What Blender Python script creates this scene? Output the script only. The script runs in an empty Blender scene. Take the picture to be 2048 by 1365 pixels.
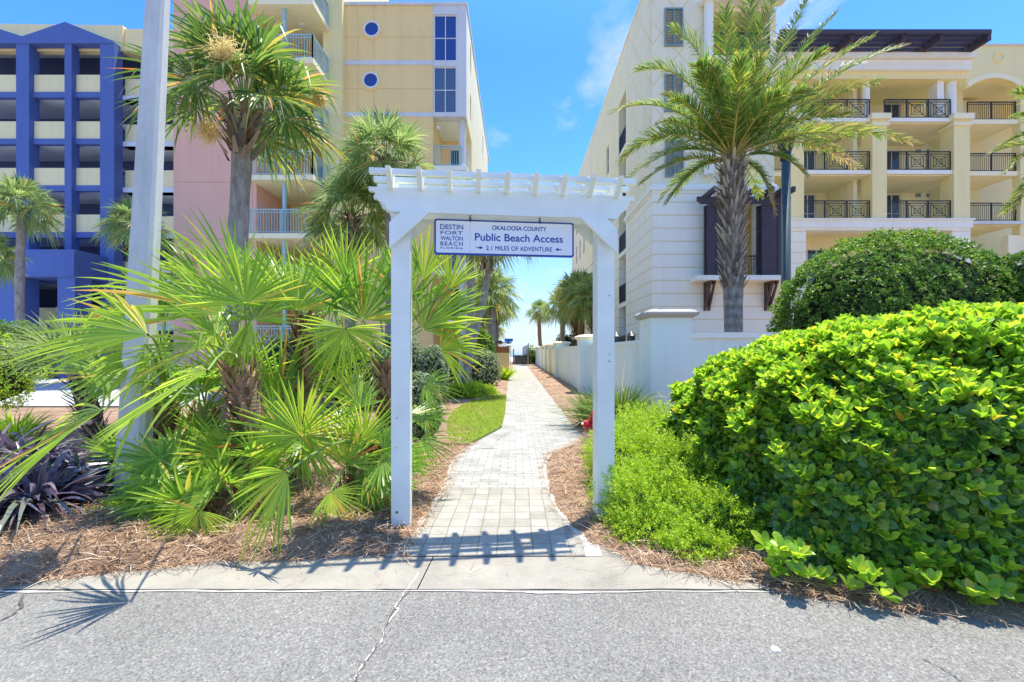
import bpy, math as mth, random
import numpy as np
from mathutils import Vector, Matrix
from math import sin, cos, pi, hypot, radians as rad
random.seed(7); RNG = np.random.default_rng(7)
scene = bpy.context.scene
COL = scene.collection
# ------------------------------------------------------------------ camera, sky, sun, exposure
cd = bpy.data.cameras.new('camera'); cam = bpy.data.objects.new('camera', cd); COL.objects.link(cam)
F = 900.0; CX, CY, CH = 1033.0, 705.0, 1.5          # focal length in photo pixels, principal point, eye height
cd.sensor_width = 36; cd.lens = 36*F/2048
cd.shift_x = -(CX-1024)/2048; cd.shift_y = (CY-682.5)/2048
cd.clip_start = .05; cd.clip_end = 6000
cam.location = (0, 0, CH); cam.rotation_euler = (pi/2, 0, 0)
scene.camera = cam
SUN_EL = rad(74.5); SUN_AZ = rad(49)                    # azimuth from +Y towards +X
sd = Vector((sin(SUN_AZ)*cos(SUN_EL), cos(SUN_AZ)*cos(SUN_EL), sin(SUN_EL)))
sl = bpy.data.lights.new('sun', 'SUN'); sl.energy = 2.7; sl.angle = rad(.53); sl.color = (1, .94, .81)
so = bpy.data.objects.new('sun', sl); COL.objects.link(so); so.rotation_euler = sd.to_track_quat('Z', 'Y').to_euler()
so.location = (0, 0, 60)
scene.view_settings.view_transform = 'Standard'; scene.view_settings.look = 'None'
scene.view_settings.exposure = 1.55; scene.view_settings.gamma = 1
scene.cycles.diffuse_bounces = 6; scene.cycles.max_bounces = 12
world = bpy.data.worlds.new('World'); scene.world = world; world.use_nodes = True
def _world():
    nt = world.node_tree; N = nt.nodes; L = nt.links; N.clear()
    out = N.new('ShaderNodeOutputWorld'); bg = N.new('ShaderNodeBackground'); bg.inputs[1].default_value = .15
    sky = N.new('ShaderNodeTexSky'); sky.sky_type = 'NISHITA'; sky.sun_disc = False
    sky.sun_elevation = SUN_EL; sky.sun_rotation = SUN_AZ
    sky.air_density = 1.0; sky.dust_density = .3; sky.ozone_density = 4.0
    tc = N.new('ShaderNodeTexCoord'); sep = N.new('ShaderNodeSeparateXYZ'); L.new(tc.outputs['Generated'], sep.inputs[0])
    add = N.new('ShaderNodeMath'); add.operation = 'ADD'; add.inputs[1].default_value = .16; L.new(sep.outputs['Z'], add.inputs[0])
    mx = N.new('ShaderNodeMath'); mx.operation = 'MAXIMUM'; mx.inputs[1].default_value = .05; L.new(add.outputs[0], mx.inputs[0])
    dv = N.new('ShaderNodeVectorMath'); dv.operation = 'DIVIDE'
    cb = N.new('ShaderNodeCombineXYZ')
    for i in range(3): L.new(mx.outputs[0], cb.inputs[i])
    L.new(tc.outputs['Generated'], dv.inputs[0]); L.new(cb.outputs[0], dv.inputs[1])
    no = N.new('ShaderNodeTexNoise'); no.inputs['Scale'].default_value = 1.9; no.inputs['Detail'].default_value = 9
    no.inputs['Roughness'].default_value = .58; no.inputs['Distortion'].default_value = .25
    mp = N.new('ShaderNodeMapping'); mp.inputs['Location'].default_value = (6, 12, 2); mp.inputs['Scale'].default_value = (1, .8, 1)
    L.new(dv.outputs[0], mp.inputs[0]); L.new(mp.outputs[0], no.inputs[0])
    rp = N.new('ShaderNodeValToRGB'); rp.color_ramp.elements[0].position = .53; rp.color_ramp.elements[1].position = .75
    rp.color_ramp.elements[0].color = (0, 0, 0, 1); rp.color_ramp.elements[1].color = (.9, .9, .9, 1)
    L.new(no.outputs['Fac'], rp.inputs[0])
    # thin bright haze of a humid day low over the sea
    hz = N.new('ShaderNodeMapRange'); hz.inputs['From Min'].default_value = 0; hz.inputs['From Max'].default_value = .34
    hz.inputs['To Min'].default_value = .85; hz.inputs['To Max'].default_value = 0
    L.new(sep.outputs['Z'], hz.inputs['Value'])
    hs = N.new('ShaderNodeHueSaturation'); hs.inputs['Saturation'].default_value = 1.25; hs.inputs['Value'].default_value = 1.0; hs.inputs['Hue'].default_value = .500
    L.new(sky.outputs[0], hs.inputs['Color'])
    mh = N.new('ShaderNodeMixRGB'); L.new(hz.outputs[0], mh.inputs[0]); rb = N.new('ShaderNodeValToRGB'); L.new(sep.outputs['Z'], rb.inputs[0]); e = rb.color_ramp.elements
    e[0].position = 0; e[0].color = (.78, .80, .86, 1); e[1].position = 1; e[1].color = (.95, .97, 1, 1)
    for q, c_ in ((.25, (.62, .72, .92, 1)), (.55, (.56, .68, .93, 1)), (.75, (.85, .92, 1, 1))): k_ = e.new(q); k_.color = tuple(v*.93 for v in c_[:3])+(1,)
    tm = N.new('ShaderNodeMixRGB'); tm.blend_type = 'MULTIPLY'; tm.inputs[0].default_value = 1; L.new(hs.outputs[0], tm.inputs[1]); L.new(rb.outputs[0], tm.inputs[2])
    L.new(tm.outputs[0], mh.inputs[1]); mh.inputs[2].default_value = (1.3, 1.62, 2.02, 1)
    mix = N.new('ShaderNodeMixRGB'); L.new(rp.outputs[0], mix.inputs[0]); L.new(mh.outputs[0], mix.inputs[1])
    mix.inputs[2].default_value = (2.3, 2.38, 2.5, 1)
    L.new(mix.outputs[0], bg.inputs[0]); L.new(bg.outputs[0], out.inputs[0])
_world()
# ------------------------------------------------------------------ helpers
def X(px, Y): return (px-CX)/F*Y
def Z(py, Y): return CH+(CY-py)/F*Y
def P(px, py, Y): return np.array((X(px, Y), Y, Z(py, Y)))
def nrm(v): v = np.asarray(v, float); return v/(np.linalg.norm(v, axis=-1, keepdims=True)+1e-9)
def tag(o, label=None, cat=None, group=None, kind=None):
    if label: o['label'] = label
    if cat: o['category'] = cat
    if group: o['group'] = group
    if kind: o['kind'] = kind
    return o
def root(name, label, cat, loc=(0, 0, 0), group=None, rz=0):
    o = bpy.data.objects.new(name, None); COL.objects.link(o); o.location = loc; o.rotation_euler = (0, 0, rz)
    o.empty_display_size = .3; o['_w'] = [float(c) for c in loc]
    return tag(o, label, cat, group)
class G:
    """collects geometry, in world coordinates, into one mesh"""
    def __init__(s): s.V = []; s.F = []; s.n = 0
    def add(s, v, faces, mi=0):
        v = np.asarray(v, float).reshape(-1, 3)
        for f in (faces if isinstance(faces, list) and len(faces) and isinstance(faces[0], np.ndarray) and faces[0].ndim == 2 else [faces]):
            if isinstance(f, np.ndarray): s.F.append((f+s.n, mi))
            else:
                by = {}
                for q in f: by.setdefault(len(q), []).append(q)
                for q in by.values(): s.F.append((np.array(q, int)+s.n, mi))
        s.V.append(v); s.n += len(v); return s
    def box(s, x0, x1, y0, y1, z0, z1, mi=0):
        v = [(x, y, z) for z in (z0, z1) for y in (y0, y1) for x in (x0, x1)]
        return s.add(v, [(0, 2, 3, 1), (4, 5, 7, 6), (0, 1, 5, 4), (2, 6, 7, 3), (0, 4, 6, 2), (1, 3, 7, 5)], mi)
    def bar(s, a, b, w, h, mi=0, up=(0, 0, 1)):
        a = np.array(a, float); b = np.array(b, float); d = nrm(b-a); sx = np.cross(d, up)
        if np.linalg.norm(sx) < 1e-3: sx = np.cross(d, (0, 1, 0))
        sx = nrm(sx); u = np.cross(sx, d); sx = sx*w/2; u = u*h/2
        v = [p+i*sx+j*u for p in (a, b) for i, j in ((-1, -1), (1, -1), (1, 1), (-1, 1))]
        return s.add(v, [(0, 1, 2, 3), (7, 6, 5, 4), (0, 4, 5, 1), (1, 5, 6, 2), (2, 6, 7, 3), (3, 7, 4, 0)], mi)
    def tube(s, pts, rs, n=8, mi=0, cap=True, wob=0):
        pts = np.array(pts, float); k = len(pts); rs = np.broadcast_to(rs, (k,)).astype(float)
        t = nrm(np.gradient(pts, axis=0)); ref = np.array((0, 1, 0)) if abs(t[0][1]) < .9 else np.array((1, 0, 0))
        vs = []
        for i in range(k):
            a = nrm(np.cross(ref, t[i])); b = np.cross(t[i], a); an = np.arange(n)*2*pi/n
            r = rs[i]*(1+wob*RNG.uniform(-1, 1, n))
            vs.append(pts[i]+np.outer(np.cos(an)*r, a)+np.outer(np.sin(an)*r, b))
        f = []
        for i in range(k-1):
            for j in range(n):
                j2 = (j+1) % n; f.append((i*n+j, i*n+j2, (i+1)*n+j2, (i+1)*n+j))
        if cap: f.append(tuple(range(n))[::-1]); f.append(tuple((k-1)*n+j for j in range(n)))
        return s.add(np.concatenate(vs), f, mi)
    def lathe(s, c, prof, n=20, mi=0):
        c = np.array(c, float)
        v = [c+np.array((r*cos(a*2*pi/n), r*sin(a*2*pi/n), z)) for r, z in prof for a in range(n)]
        k = len(prof); f = [(i*n+j, i*n+(j+1) % n, (i+1)*n+(j+1) % n, (i+1)*n+j) for i in range(k-1) for j in range(n)]
        f.append(tuple(range(n))[::-1]); f.append(tuple((k-1)*n+j for j in range(n)))
        return s.add(v, f, mi)
    def prism(s, poly, d, mi=0):
        """poly: 3D points of a flat outline; d: extrusion vector"""
        p = np.array(poly, float); n = len(p); v = np.concatenate([p, p+np.array(d)])
        f = [tuple(range(n)), tuple(range(2*n-1, n-1, -1))]+[(i, i+n, (i+1) % n+n, (i+1) % n) for i in range(n)]
        return s.add(v, f, mi)
    def scatter(s, T, M, Pn, mi=0):
        Tv, Tf = T; v = np.einsum('nij,vj->nvi', M, Tv)+Pn[:, None, :]; n = len(Pn); k = len(Tv)
        off = (np.arange(n)*k)[:, None, None]
        for f in Tf: s.F.append(((off+f[None]).reshape(-1, f.shape[1])+s.n, mi))
        s.V.append(v.reshape(-1, 3)); s.n += n*k; return s
    def mesh(s, name, mats, origin=(0, 0, 0), smooth=False):
        me = bpy.data.meshes.new(name); V = np.concatenate(s.V)-np.array(origin, float)
        me.vertices.add(len(V)); me.vertices.foreach_set('co', V.astype(np.float32).ravel())
        tot = np.concatenate([np.full(len(f), f.shape[1]) for f, _ in s.F]).astype(np.int32)
        idx = np.concatenate([f.ravel() for f, _ in s.F]).astype(np.int32)
        mi = np.concatenate([np.full(len(f), m) for f, m in s.F]).astype(np.int32)
        st = np.concatenate([[0], np.cumsum(tot)[:-1]]).astype(np.int32)
        me.loops.add(len(idx)); me.loops.foreach_set('vertex_index', idx)
        me.polygons.add(len(tot)); me.polygons.foreach_set('loop_start', st); me.polygons.foreach_set('loop_total', tot)
        for m in (mats if isinstance(mats, (list, tuple)) else [mats]): me.materials.append(m)
        me.polygons.foreach_set('material_index', mi)
        me.polygons.foreach_set('use_smooth', np.full(len(tot), bool(smooth)))
        me.update(calc_edges=True); me.validate(); return me
    def build(s, name, mats, parent=None, loc=None, smooth=False, local=False):
        org = loc if loc is not None else (0, 0, 0)
        if parent is not None: org = (0, 0, 0) if local else tuple(parent.get('_w', (0, 0, 0)))
        o = bpy.data.objects.new(name, s.mesh(name, mats, org, smooth)); COL.objects.link(o)
        if parent is not None:
            o.parent = parent; o['_w'] = list(parent.get('_w', (0, 0, 0)))
        elif loc is not None: o.location = loc
        return o
def link_mesh(name, me, parent=None, loc=(0, 0, 0)):
    o = bpy.data.objects.new(name, me); COL.objects.link(o); o.location = loc
    if parent is not None: o.parent = parent
    return o
# ------------------------------------------------------------------ materials
def newmat(name):
    m = bpy.data.materials.new(name); m.use_nodes = True; nt = m.node_tree
    return m, nt.nodes, nt.links, nt.nodes['Principled BSDF'], nt.nodes['Material Output']
def c4(c): return (c[0], c[1], c[2], 1)
def mul(c, k): return tuple(min(1, v*k) for v in c)
def coords(N, L, sc=1.0, kind='Object'):
    tc = N.new('ShaderNodeTexCoord'); mp = N.new('ShaderNodeMapping')
    mp.inputs['Scale'].default_value = (sc,)*3 if not isinstance(sc, tuple) else sc
    L.new(tc.outputs[kind], mp.inputs[0]); return mp.outputs[0]
def noise(N, L, vec, scale, detail=4, rough=.55):
    n = N.new('ShaderNodeTexNoise'); n.inputs['Scale'].default_value = scale; n.inputs['Detail'].default_value = detail
    n.inputs['Roughness'].default_value = rough
    if vec is not None: L.new(vec, n.inputs[0])
    return n.outputs['Fac']
def ramp(N, L, fac, stops):
    r = N.new('ShaderNodeValToRGB'); e = r.color_ramp.elements
    while len(e) < len(stops): e.new(.5)
    for i, (p, c) in enumerate(stops): e[i].position = p; e[i].color = c4(c)
    L.new(fac, r.inputs[0]); return r.outputs[0]
def bump(N, L, h, strength, dist, bs):
    b = N.new('ShaderNodeBump'); b.inputs['Strength'].default_value = strength; b.inputs['Distance'].default_value = dist
    L.new(h, b.inputs['Height']); L.new(b.outputs[0], bs.inputs['Normal'])
def plain(name, c, rough=.6, var=.12, scale=3, metal=0, bumps=.15, bscale=60, bdist=.003, spec=.4):
    m, N, L, b, o = newmat(name); v = coords(N, L)
    f = noise(N, L, v, scale, 6)
    L.new(ramp(N, L, f, [(.3, mul(c, 1-var)), (.7, mul(c, 1+var*.5))]), b.inputs['Base Color'])
    b.inputs['Roughness'].default_value = rough; b.inputs['Metallic'].default_value = metal
    b.inputs['Specular IOR Level'].default_value = spec
    if bumps: bump(N, L, noise(N, L, v, bscale, 3), bumps, bdist, b)
    return m
def math(N, L, op, a, b=None, c=None):
    n = N.new('ShaderNodeMath'); n.operation = op
    for i, x in enumerate((a, b, c)):
        if x is None: continue
        if isinstance(x, (int, float)): n.inputs[i].default_value = x
        else: L.new(x, n.inputs[i])
    return n.outputs[0]
def stucco(name, c, joints=None, jc=None, jw=.02, streak=.06, diag=None):
    """painted render; joints = vertical pitch of the grooves in metres; diag = lattice pitch"""
    m, N, L, b, o = newmat(name)
    tc = N.new('ShaderNodeNewGeometry'); v = tc.outputs['Position']
    f = noise(N, L, v, .45, 7, .6)
    st = N.new('ShaderNodeMapping'); st.inputs['Scale'].default_value = (2.5, 2.5, .12); L.new(v, st.inputs[0])
    f2 = noise(N, L, st.outputs[0], 1.0, 5, .7)
    mixf = math(N, L, 'ADD', math(N, L, 'MULTIPLY', f, .5), math(N, L, 'MULTIPLY', f2, .5))
    col = ramp(N, L, mixf, [(.32, mul(c, 1-streak*1.6)), (.52, c), (.7, mul(c, 1+streak*.4))])
    h = noise(N, L, v, 22, 4)
    if joints or diag:
        sp = N.new('ShaderNodeSeparateXYZ'); L.new(v, sp.inputs[0])
        if joints:
            fr = math(N, L, 'FRACT', math(N, L, 'DIVIDE', sp.outputs['Z'], joints))
            mask = math(N, L, 'LESS_THAN', fr, jw/joints*2)
        else:
            u = math(N, L, 'ADD', sp.outputs['X'], sp.outputs['Y']); z = math(N, L, 'MULTIPLY', sp.outputs['Z'], .82)
            a1 = math(N, L, 'LESS_THAN', math(N, L, 'FRACT', math(N, L, 'DIVIDE', math(N, L, 'ADD', u, z), diag)), .045)
            a2 = math(N, L, 'LESS_THAN', math(N, L, 'FRACT', math(N, L, 'DIVIDE', math(N, L, 'SUBTRACT', u, z), diag)), .045)
            mask = math(N, L, 'MAXIMUM', a1, a2)
        mx = N.new('ShaderNodeMixRGB'); L.new(mask, mx.inputs[0]); L.new(col, mx.inputs[1]); mx.inputs[2].default_value = c4(jc); col = mx.outputs[0]
        h = math(N, L, 'SUBTRACT', math(N, L, 'MULTIPLY', h, .1), math(N, L, 'MULTIPLY', mask, 1.5))
        bump(N, L, h, .5, .02, b)
    else: bump(N, L, h, .25, .006, b)
    L.new(col, b.inputs['Base Color']); b.inputs['Roughness'].default_value = .85; b.inputs['Specular IOR Level'].default_value = .2
    return m
def leaf(name, stops, trans=.4, rough=.42, spec=.5, big=None):
    """thin leaf: random colour for each leaf, light shining through"""
    m, N, L, b, o = newmat(name)
    g = N.new('ShaderNodeNewGeometry'); fac = g.outputs['Random Per Island']
    if big:
        n = noise(N, L, g.outputs['Position'], big, 3)
        fac = math(N, L, 'ADD', math(N, L, 'MULTIPLY', fac, .6), math(N, L, 'MULTIPLY', math(N, L, 'SUBTRACT', n, .3), 1.0))
    col = ramp(N, L, fac, stops)
    L.new(col, b.inputs['Base Color']); b.inputs['Roughness'].default_value = rough; b.inputs['Specular IOR Level'].default_value = spec
    tr = N.new('ShaderNodeBsdfTranslucent'); hs = N.new('ShaderNodeHueSaturation')
    hs.inputs['Hue'].default_value = .49; hs.inputs['Saturation'].default_value = 1.05; hs.inputs['Value'].default_value = 1.9
    L.new(col, hs.inputs['Color']); L.new(hs.outputs[0], tr.inputs[0])
    mx = N.new('ShaderNodeMixShader'); mx.inputs[0].default_value = trans
    L.new(b.outputs[0], mx.inputs[1]); L.new(tr.outputs[0], mx.inputs[2]); L.new(mx.outputs[0], o.inputs[0])
    return m
def glass(name, c, rough=.08):
    m, N, L, b, o = newmat(name); b.inputs['Base Color'].default_value = c4(c); b.inputs['Roughness'].default_value = rough
    b.inputs['Specular IOR Level'].default_value = .7; return m
def curtain_mat(name, c, sc=14, axis='X'):
    m, N, L, b, o = newmat(name); w = N.new('ShaderNodeTexWave'); w.bands_direction = axis; w.inputs['Scale'].default_value = sc
    w.inputs['Distortion'].default_value = .6
    tc = N.new('ShaderNodeTexCoord'); L.new(tc.outputs['Object'], w.inputs[0])
    L.new(ramp(N, L, w.outputs['Fac'], [(0, mul(c, .6)), (1, c)]), b.inputs['Base Color'])
    b.inputs['Roughness'].default_value = .15; return m
M = {}
M['white_paint'] = plain('white_paint', (.82, .84, .76), .42, .08, 4, bumps=.25, bscale=35, bdist=.002)
M['cream'] = stucco('cream_stucco', (.88, .77, .40))
M['cream_light'] = stucco('pale_cream_stucco', (.90, .84, .56))
M['panel_cream'] = stucco('panel_cream_stucco', (.86, .78, .46))
M['yellow'] = stucco('yellow_stucco', (.82, .64, .29))
M['orange'] = stucco('ochre_stucco', (.88, .66, .30), joints=None)
M['white_st'] = stucco('white_stucco', (.87, .875, .77))
M['trim'] = stucco('grey_white_trim', (.66, .68, .68), streak=.1)
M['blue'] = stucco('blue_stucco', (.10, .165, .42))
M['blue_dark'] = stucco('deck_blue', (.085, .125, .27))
M['pink'] = stucco('salmon_stucco', (.82, .48, .36))
M['deck'] = stucco('deck_concrete', (.68, .77, .84))
M['rust_w'] = stucco('rusticated_white', (.90, .88, .74), joints=.594, jc=(.80, .68, .36), jw=.025)
M['lattice'] = stucco('lattice_cream', (.87, .81, .58), diag=1.55, jc=(.80, .68, .36))
M['side_cream'] = stucco('side_cream', (.86, .79, .54))
M['wall_w'] = stucco('garden_wall_stucco', (.78, .86, .76), streak=.09)
M['cap'] = stucco('weathered_cap', (.42, .40, .36), streak=.35)
M['purple'] = plain('plum_wood', (.062, .045, .058), .55, .2, 3, bumps=.3, bscale=30)
M['brown_w'] = plain('dark_brown_wood', (.10, .065, .06), .6, .2, 3, bumps=.3, bscale=30)
M['iron'] = plain('black_iron', (.025, .027, .035), .45, .2, bumps=0)
M['teal'] = plain('pale_teal_paint', (.34, .56, .60), .4, .08, bumps=0)
M['shutter'] = plain('grey_teal_shutter', (.20, .32, .33), .5, .1, bumps=0)
M['pane'] = glass('dark_glass', (.035, .06, .09))
M['pane_blue'] = curtain_mat('blue_drape_glass', (.04, .09, .34), 11, 'X')
M['pane_blind'] = curtain_mat('blind_glass', (.10, .17, .30), 9, 'Z')
M['metal_w'] = plain('white_metal', (.75, .76, .77), .4, .05, bumps=0)
M['door_c'] = plain('tan_door', (.45, .38, .18), .5, .08, bumps=0)
M['red'] = plain('red_enamel', (.55, .012, .02), .3, .15, 8, bumps=.2, bscale=40)
M['blue_sign'] = plain('sign_blue', (.018, .065, .33), .45, .05, bumps=0)
M['rust'] = plain('rusted_iron', (.10, .045, .03), .8, .4, 30)
M['lamp_black'] = plain('lamp_black', (.018, .022, .028), .35, .2, bumps=0)
M['lamp_green'] = plain('dark_green_post', (.05, .085, .09), .5, .2, 5, bumps=.1)
M['wood_fence'] = plain('orange_timber', (.42, .19, .07), .7, .25, 2, bumps=.3)
M['wood_grey'] = plain('grey_timber', (.25, .23, .20), .8, .3, 4, bumps=.3)
M['tarp'] = plain('blue_tarp', (.03, .20, .55), .4, .3, 2, bumps=.2)
def trunk_mat(name, c1, c2, ring=9.0, bs=.7):
    m, N, L, b, o = newmat(name); v = coords(N, L, (3, 3, 1)); n1 = noise(N, L, v, 3.5, 8, .7)
    w = N.new('ShaderNodeTexWave'); w.bands_direction = 'Z'; w.inputs['Scale'].default_value = ring; w.inputs['Distortion'].default_value = 3
    w.inputs['Detail'].default_value = 3; L.new(coords(N, L), w.inputs[0])
    h = math(N, L, 'ADD', math(N, L, 'MULTIPLY', w.outputs['Fac'], .1), n1)
    L.new(ramp(N, L, h, [(.34, c1), (.72, c2)]), b.inputs['Base Color']); b.inputs['Roughness'].default_value = .9
    bump(N, L, h, bs, .03, b); return m
M['sabal_trunk'] = trunk_mat('grey_palm_bark', (.15, .135, .115), (.42, .385, .34))
M['brown_trunk'] = trunk_mat('brown_palm_bark', (.12, .07, .04), (.40, .27, .16))
M['date_trunk'] = trunk_mat('date_palm_bark', (.09, .075, .06), (.38, .33, .275), 1.3, 1)
M['boot'] = leaf('leaf_boot', [(0, (.10, .075, .05)), (.5, (.25, .20, .15)), (1, (.46, .39, .30))], 0, .85, .2)
M['boot_grey'] = leaf('grey_leaf_boot', [(0, (.10, .08, .06)), (.5, (.27, .225, .175)), (1, (.52, .45, .35))], 0, .85, .2)
M['boot_red'] = leaf('palmetto_boot', [(0, (.12, .055, .03)), (.5, (.30, .15, .09)), (1, (.50, .34, .22))], 0, .85, .2)
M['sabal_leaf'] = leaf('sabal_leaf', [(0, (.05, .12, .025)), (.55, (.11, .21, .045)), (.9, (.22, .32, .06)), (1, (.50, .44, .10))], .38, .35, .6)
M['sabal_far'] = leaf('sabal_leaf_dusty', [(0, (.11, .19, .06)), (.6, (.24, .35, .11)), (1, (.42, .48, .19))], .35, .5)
M['fan_leaf'] = leaf('palmetto_leaf', [(0, (.12, .25, .035)), (.5, (.20, .36, .05)), (.93, (.30, .44, .06)), (1, (.55, .48, .09))], .45, .34, .6)
M['fan_fresh'] = leaf('palmetto_leaf_fresh', [(0, (.22, .36, .045)), (.6, (.34, .48, .06)), (.95, (.46, .55, .08)), (1, (.66, .50, .10))], .5, .36, .6)
M['fan_dry'] = leaf('palmetto_leaf_dry', [(0, (.40, .26, .08)), (.6, (.62, .42, .10)), (1, (.50, .20, .04))], .4)
M['date_leaf'] = leaf('date_leaflet', [(0, (.07, .16, .03)), (.5, (.14, .25, .045)), (.85, (.26, .34, .06)), (1, (.52, .44, .08))], .4, .5, .35)
M['date_dry'] = leaf('date_leaflet_dry', [(0, (.30, .22, .13)), (.5, (.45, .36, .20)), (.8, (.50, .42, .12)), (1, (.35, .36, .08))], .3)
M['rachis'] = plain('rachis', (.42, .36, .10), .5, .2, bumps=0)
M['petiole'] = plain('petiole', (.22, .32, .07), .45, .15, bumps=0)
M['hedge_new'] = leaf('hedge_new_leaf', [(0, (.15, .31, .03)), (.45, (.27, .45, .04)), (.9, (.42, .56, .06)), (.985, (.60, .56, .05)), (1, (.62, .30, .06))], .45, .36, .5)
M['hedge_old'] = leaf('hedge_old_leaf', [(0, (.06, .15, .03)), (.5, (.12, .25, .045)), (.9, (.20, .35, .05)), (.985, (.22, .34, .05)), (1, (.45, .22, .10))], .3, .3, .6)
M['fern_core'] = plain('fern_shade_core', (.045, .085, .015), .95, .3, 6, bumps=.3)  # dark inner body of the ferns, crevice shade put into its colour
M['core'] = plain('foliage_shade_core', (.022, .034, .014), .95, .3, 6, bumps=.3)  # filler body inside shrubs, its dark colour stands in for inner shade
M['bush_leaf'] = leaf('glossy_bush_leaf', [(0, (.045, .11, .02)), (.5, (.10, .21, .03)), (.85, (.22, .37, .04)), (1, (.40, .50, .05))], .35, .4, .4, big=1.3)
M['varieg'] = leaf('variegated_leaf', [(0, (.07, .13, .05)), (.4, (.14, .22, .09)), (.75, (.40, .46, .26)), (1, (.62, .64, .42))], .25, .5)
M['fern'] = leaf('fern_leaf', [(0, (.14, .27, .025)), (.5, (.30, .46, .035)), (1, (.54, .64, .06))], .45, .5)
M['grass'] = leaf('grass_blade', [(0, (.14, .24, .03)), (.6, (.26, .36, .04)), (1, (.45, .50, .08))], .35, .5)
M['clump'] = leaf('clump_blade', [(0, (.05, .12, .02)), (.5, (.11, .20, .03)), (.9, (.20, .30, .05)), (1, (.42, .36, .12))], .3, .4)
M['purple_leaf'] = leaf('purple_strap_leaf', [(0, (.05, .035, .055)), (.45, (.12, .08, .12)), (.8, (.24, .19, .23)), (1, (.12, .19, .10))], .15, .3, .6)
M['straw'] = leaf('pine_straw', [(0, (.16, .085, .045)), (.4, (.37, .22, .125)), (.8, (.58, .41, .26)), (1, (.74, .63, .47))], .1, .7, .2)
M['flower'] = leaf('dry_flower_stalk', [(0, (.50, .40, .16)), (1, (.72, .62, .32))], .3, .7)
M['bark_twig'] = plain('twig', (.22, .15, .09), .9)
# ------------------------------------------------------------------ ground plan
def interp(pts, y): a = np.array(sorted(pts)); return np.interp(y, a[:, 0], a[:, 1])
def gp(px, py): Y = F*CH/(py-CY); return (Y, X(px, Y))
PL = [gp(*p) for p in ((795, 1118), (800, 1100), (835, 1065), (872, 1010), (892, 965), (908, 925), (925, 902), (958, 884), (1003, 860), (1013, 800), (1018, 760), (1027, 730))]
PR = [gp(*p) for p in ((1172, 1118), (1165, 1085), (1135, 1055), (1112, 1020), (1093, 975), (1086, 940), (1098, 908), (1150, 890), (1178, 868), (1162, 830), (1130, 790), (1086, 750), (1061, 728))]
FRONT = [(-9, 2.3), (-4.6, 2.62), (-3.3, 2.87), (-2.75, 3.03), (-2.35, 3.17), (-1.5, 3.26), (-.95, 3.3), (0, 3.3), (.55, 3.5), (.68, 3.42), (.85, 3.14), (1.5, 2.93), (1.75, 2.76), (2.9, 2.46), (6, 2.2), (9, 2.1)]
def wob(x, y): return .5*np.sin(3.1*x+1.7*y+.4)+.3*np.sin(7.3*x-5.1*y)+.25*np.sin(13*x+11*y+1)+.18*np.sin(29*x-23*y)
def asphalt_mat():
    m, N, L, b, o = newmat('asphalt'); v = coords(N, L)
    vo = N.new('ShaderNodeTexVoronoi'); vo.inputs['Scale'].default_value = 105; L.new(v, vo.inputs[0])
    big = noise(N, L, v, .9, 6, .6); fine = noise(N, L, v, 70, 4, .8)
    bw = N.new('ShaderNodeRGBToBW'); L.new(vo.outputs['Color'], bw.inputs[0])
    s = math(N, L, 'ADD', math(N, L, 'MULTIPLY', bw.outputs[0], .45), math(N, L, 'ADD', math(N, L, 'MULTIPLY', fine, .35), math(N, L, 'MULTIPLY', big, .3)))
    L.new(ramp(N, L, s, [(.28, (.09, .087, .079)), (.48, (.182, .174, .156)), (.64, (.24, .23, .205)), (.86, (.42, .40, .36))]), b.inputs['Base Color'])
    b.inputs['Roughness'].default_value = .9; bump(N, L, math(N, L, 'ADD', vo.outputs['Distance'], fine), .6, .006, b); return m
def concrete_mat(name, c, sand=.5):
    m, N, L, b, o = newmat(name); v = coords(N, L); n1 = noise(N, L, v, 2.2, 8, .65); n2 = noise(N, L, v, 120, 3, .7)
    s = math(N, L, 'ADD', math(N, L, 'MULTIPLY', n1, .65), math(N, L, 'MULTIPLY', n2, .4))
    L.new(ramp(N, L, s, [(.33, mul(c, .6)), (.50, c), (.7, mul(c, 1.3))]), b.inputs['Base Color'])
    b.inputs['Roughness'].default_value = .9; bump(N, L, n2, .4, .004, b); return m
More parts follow.
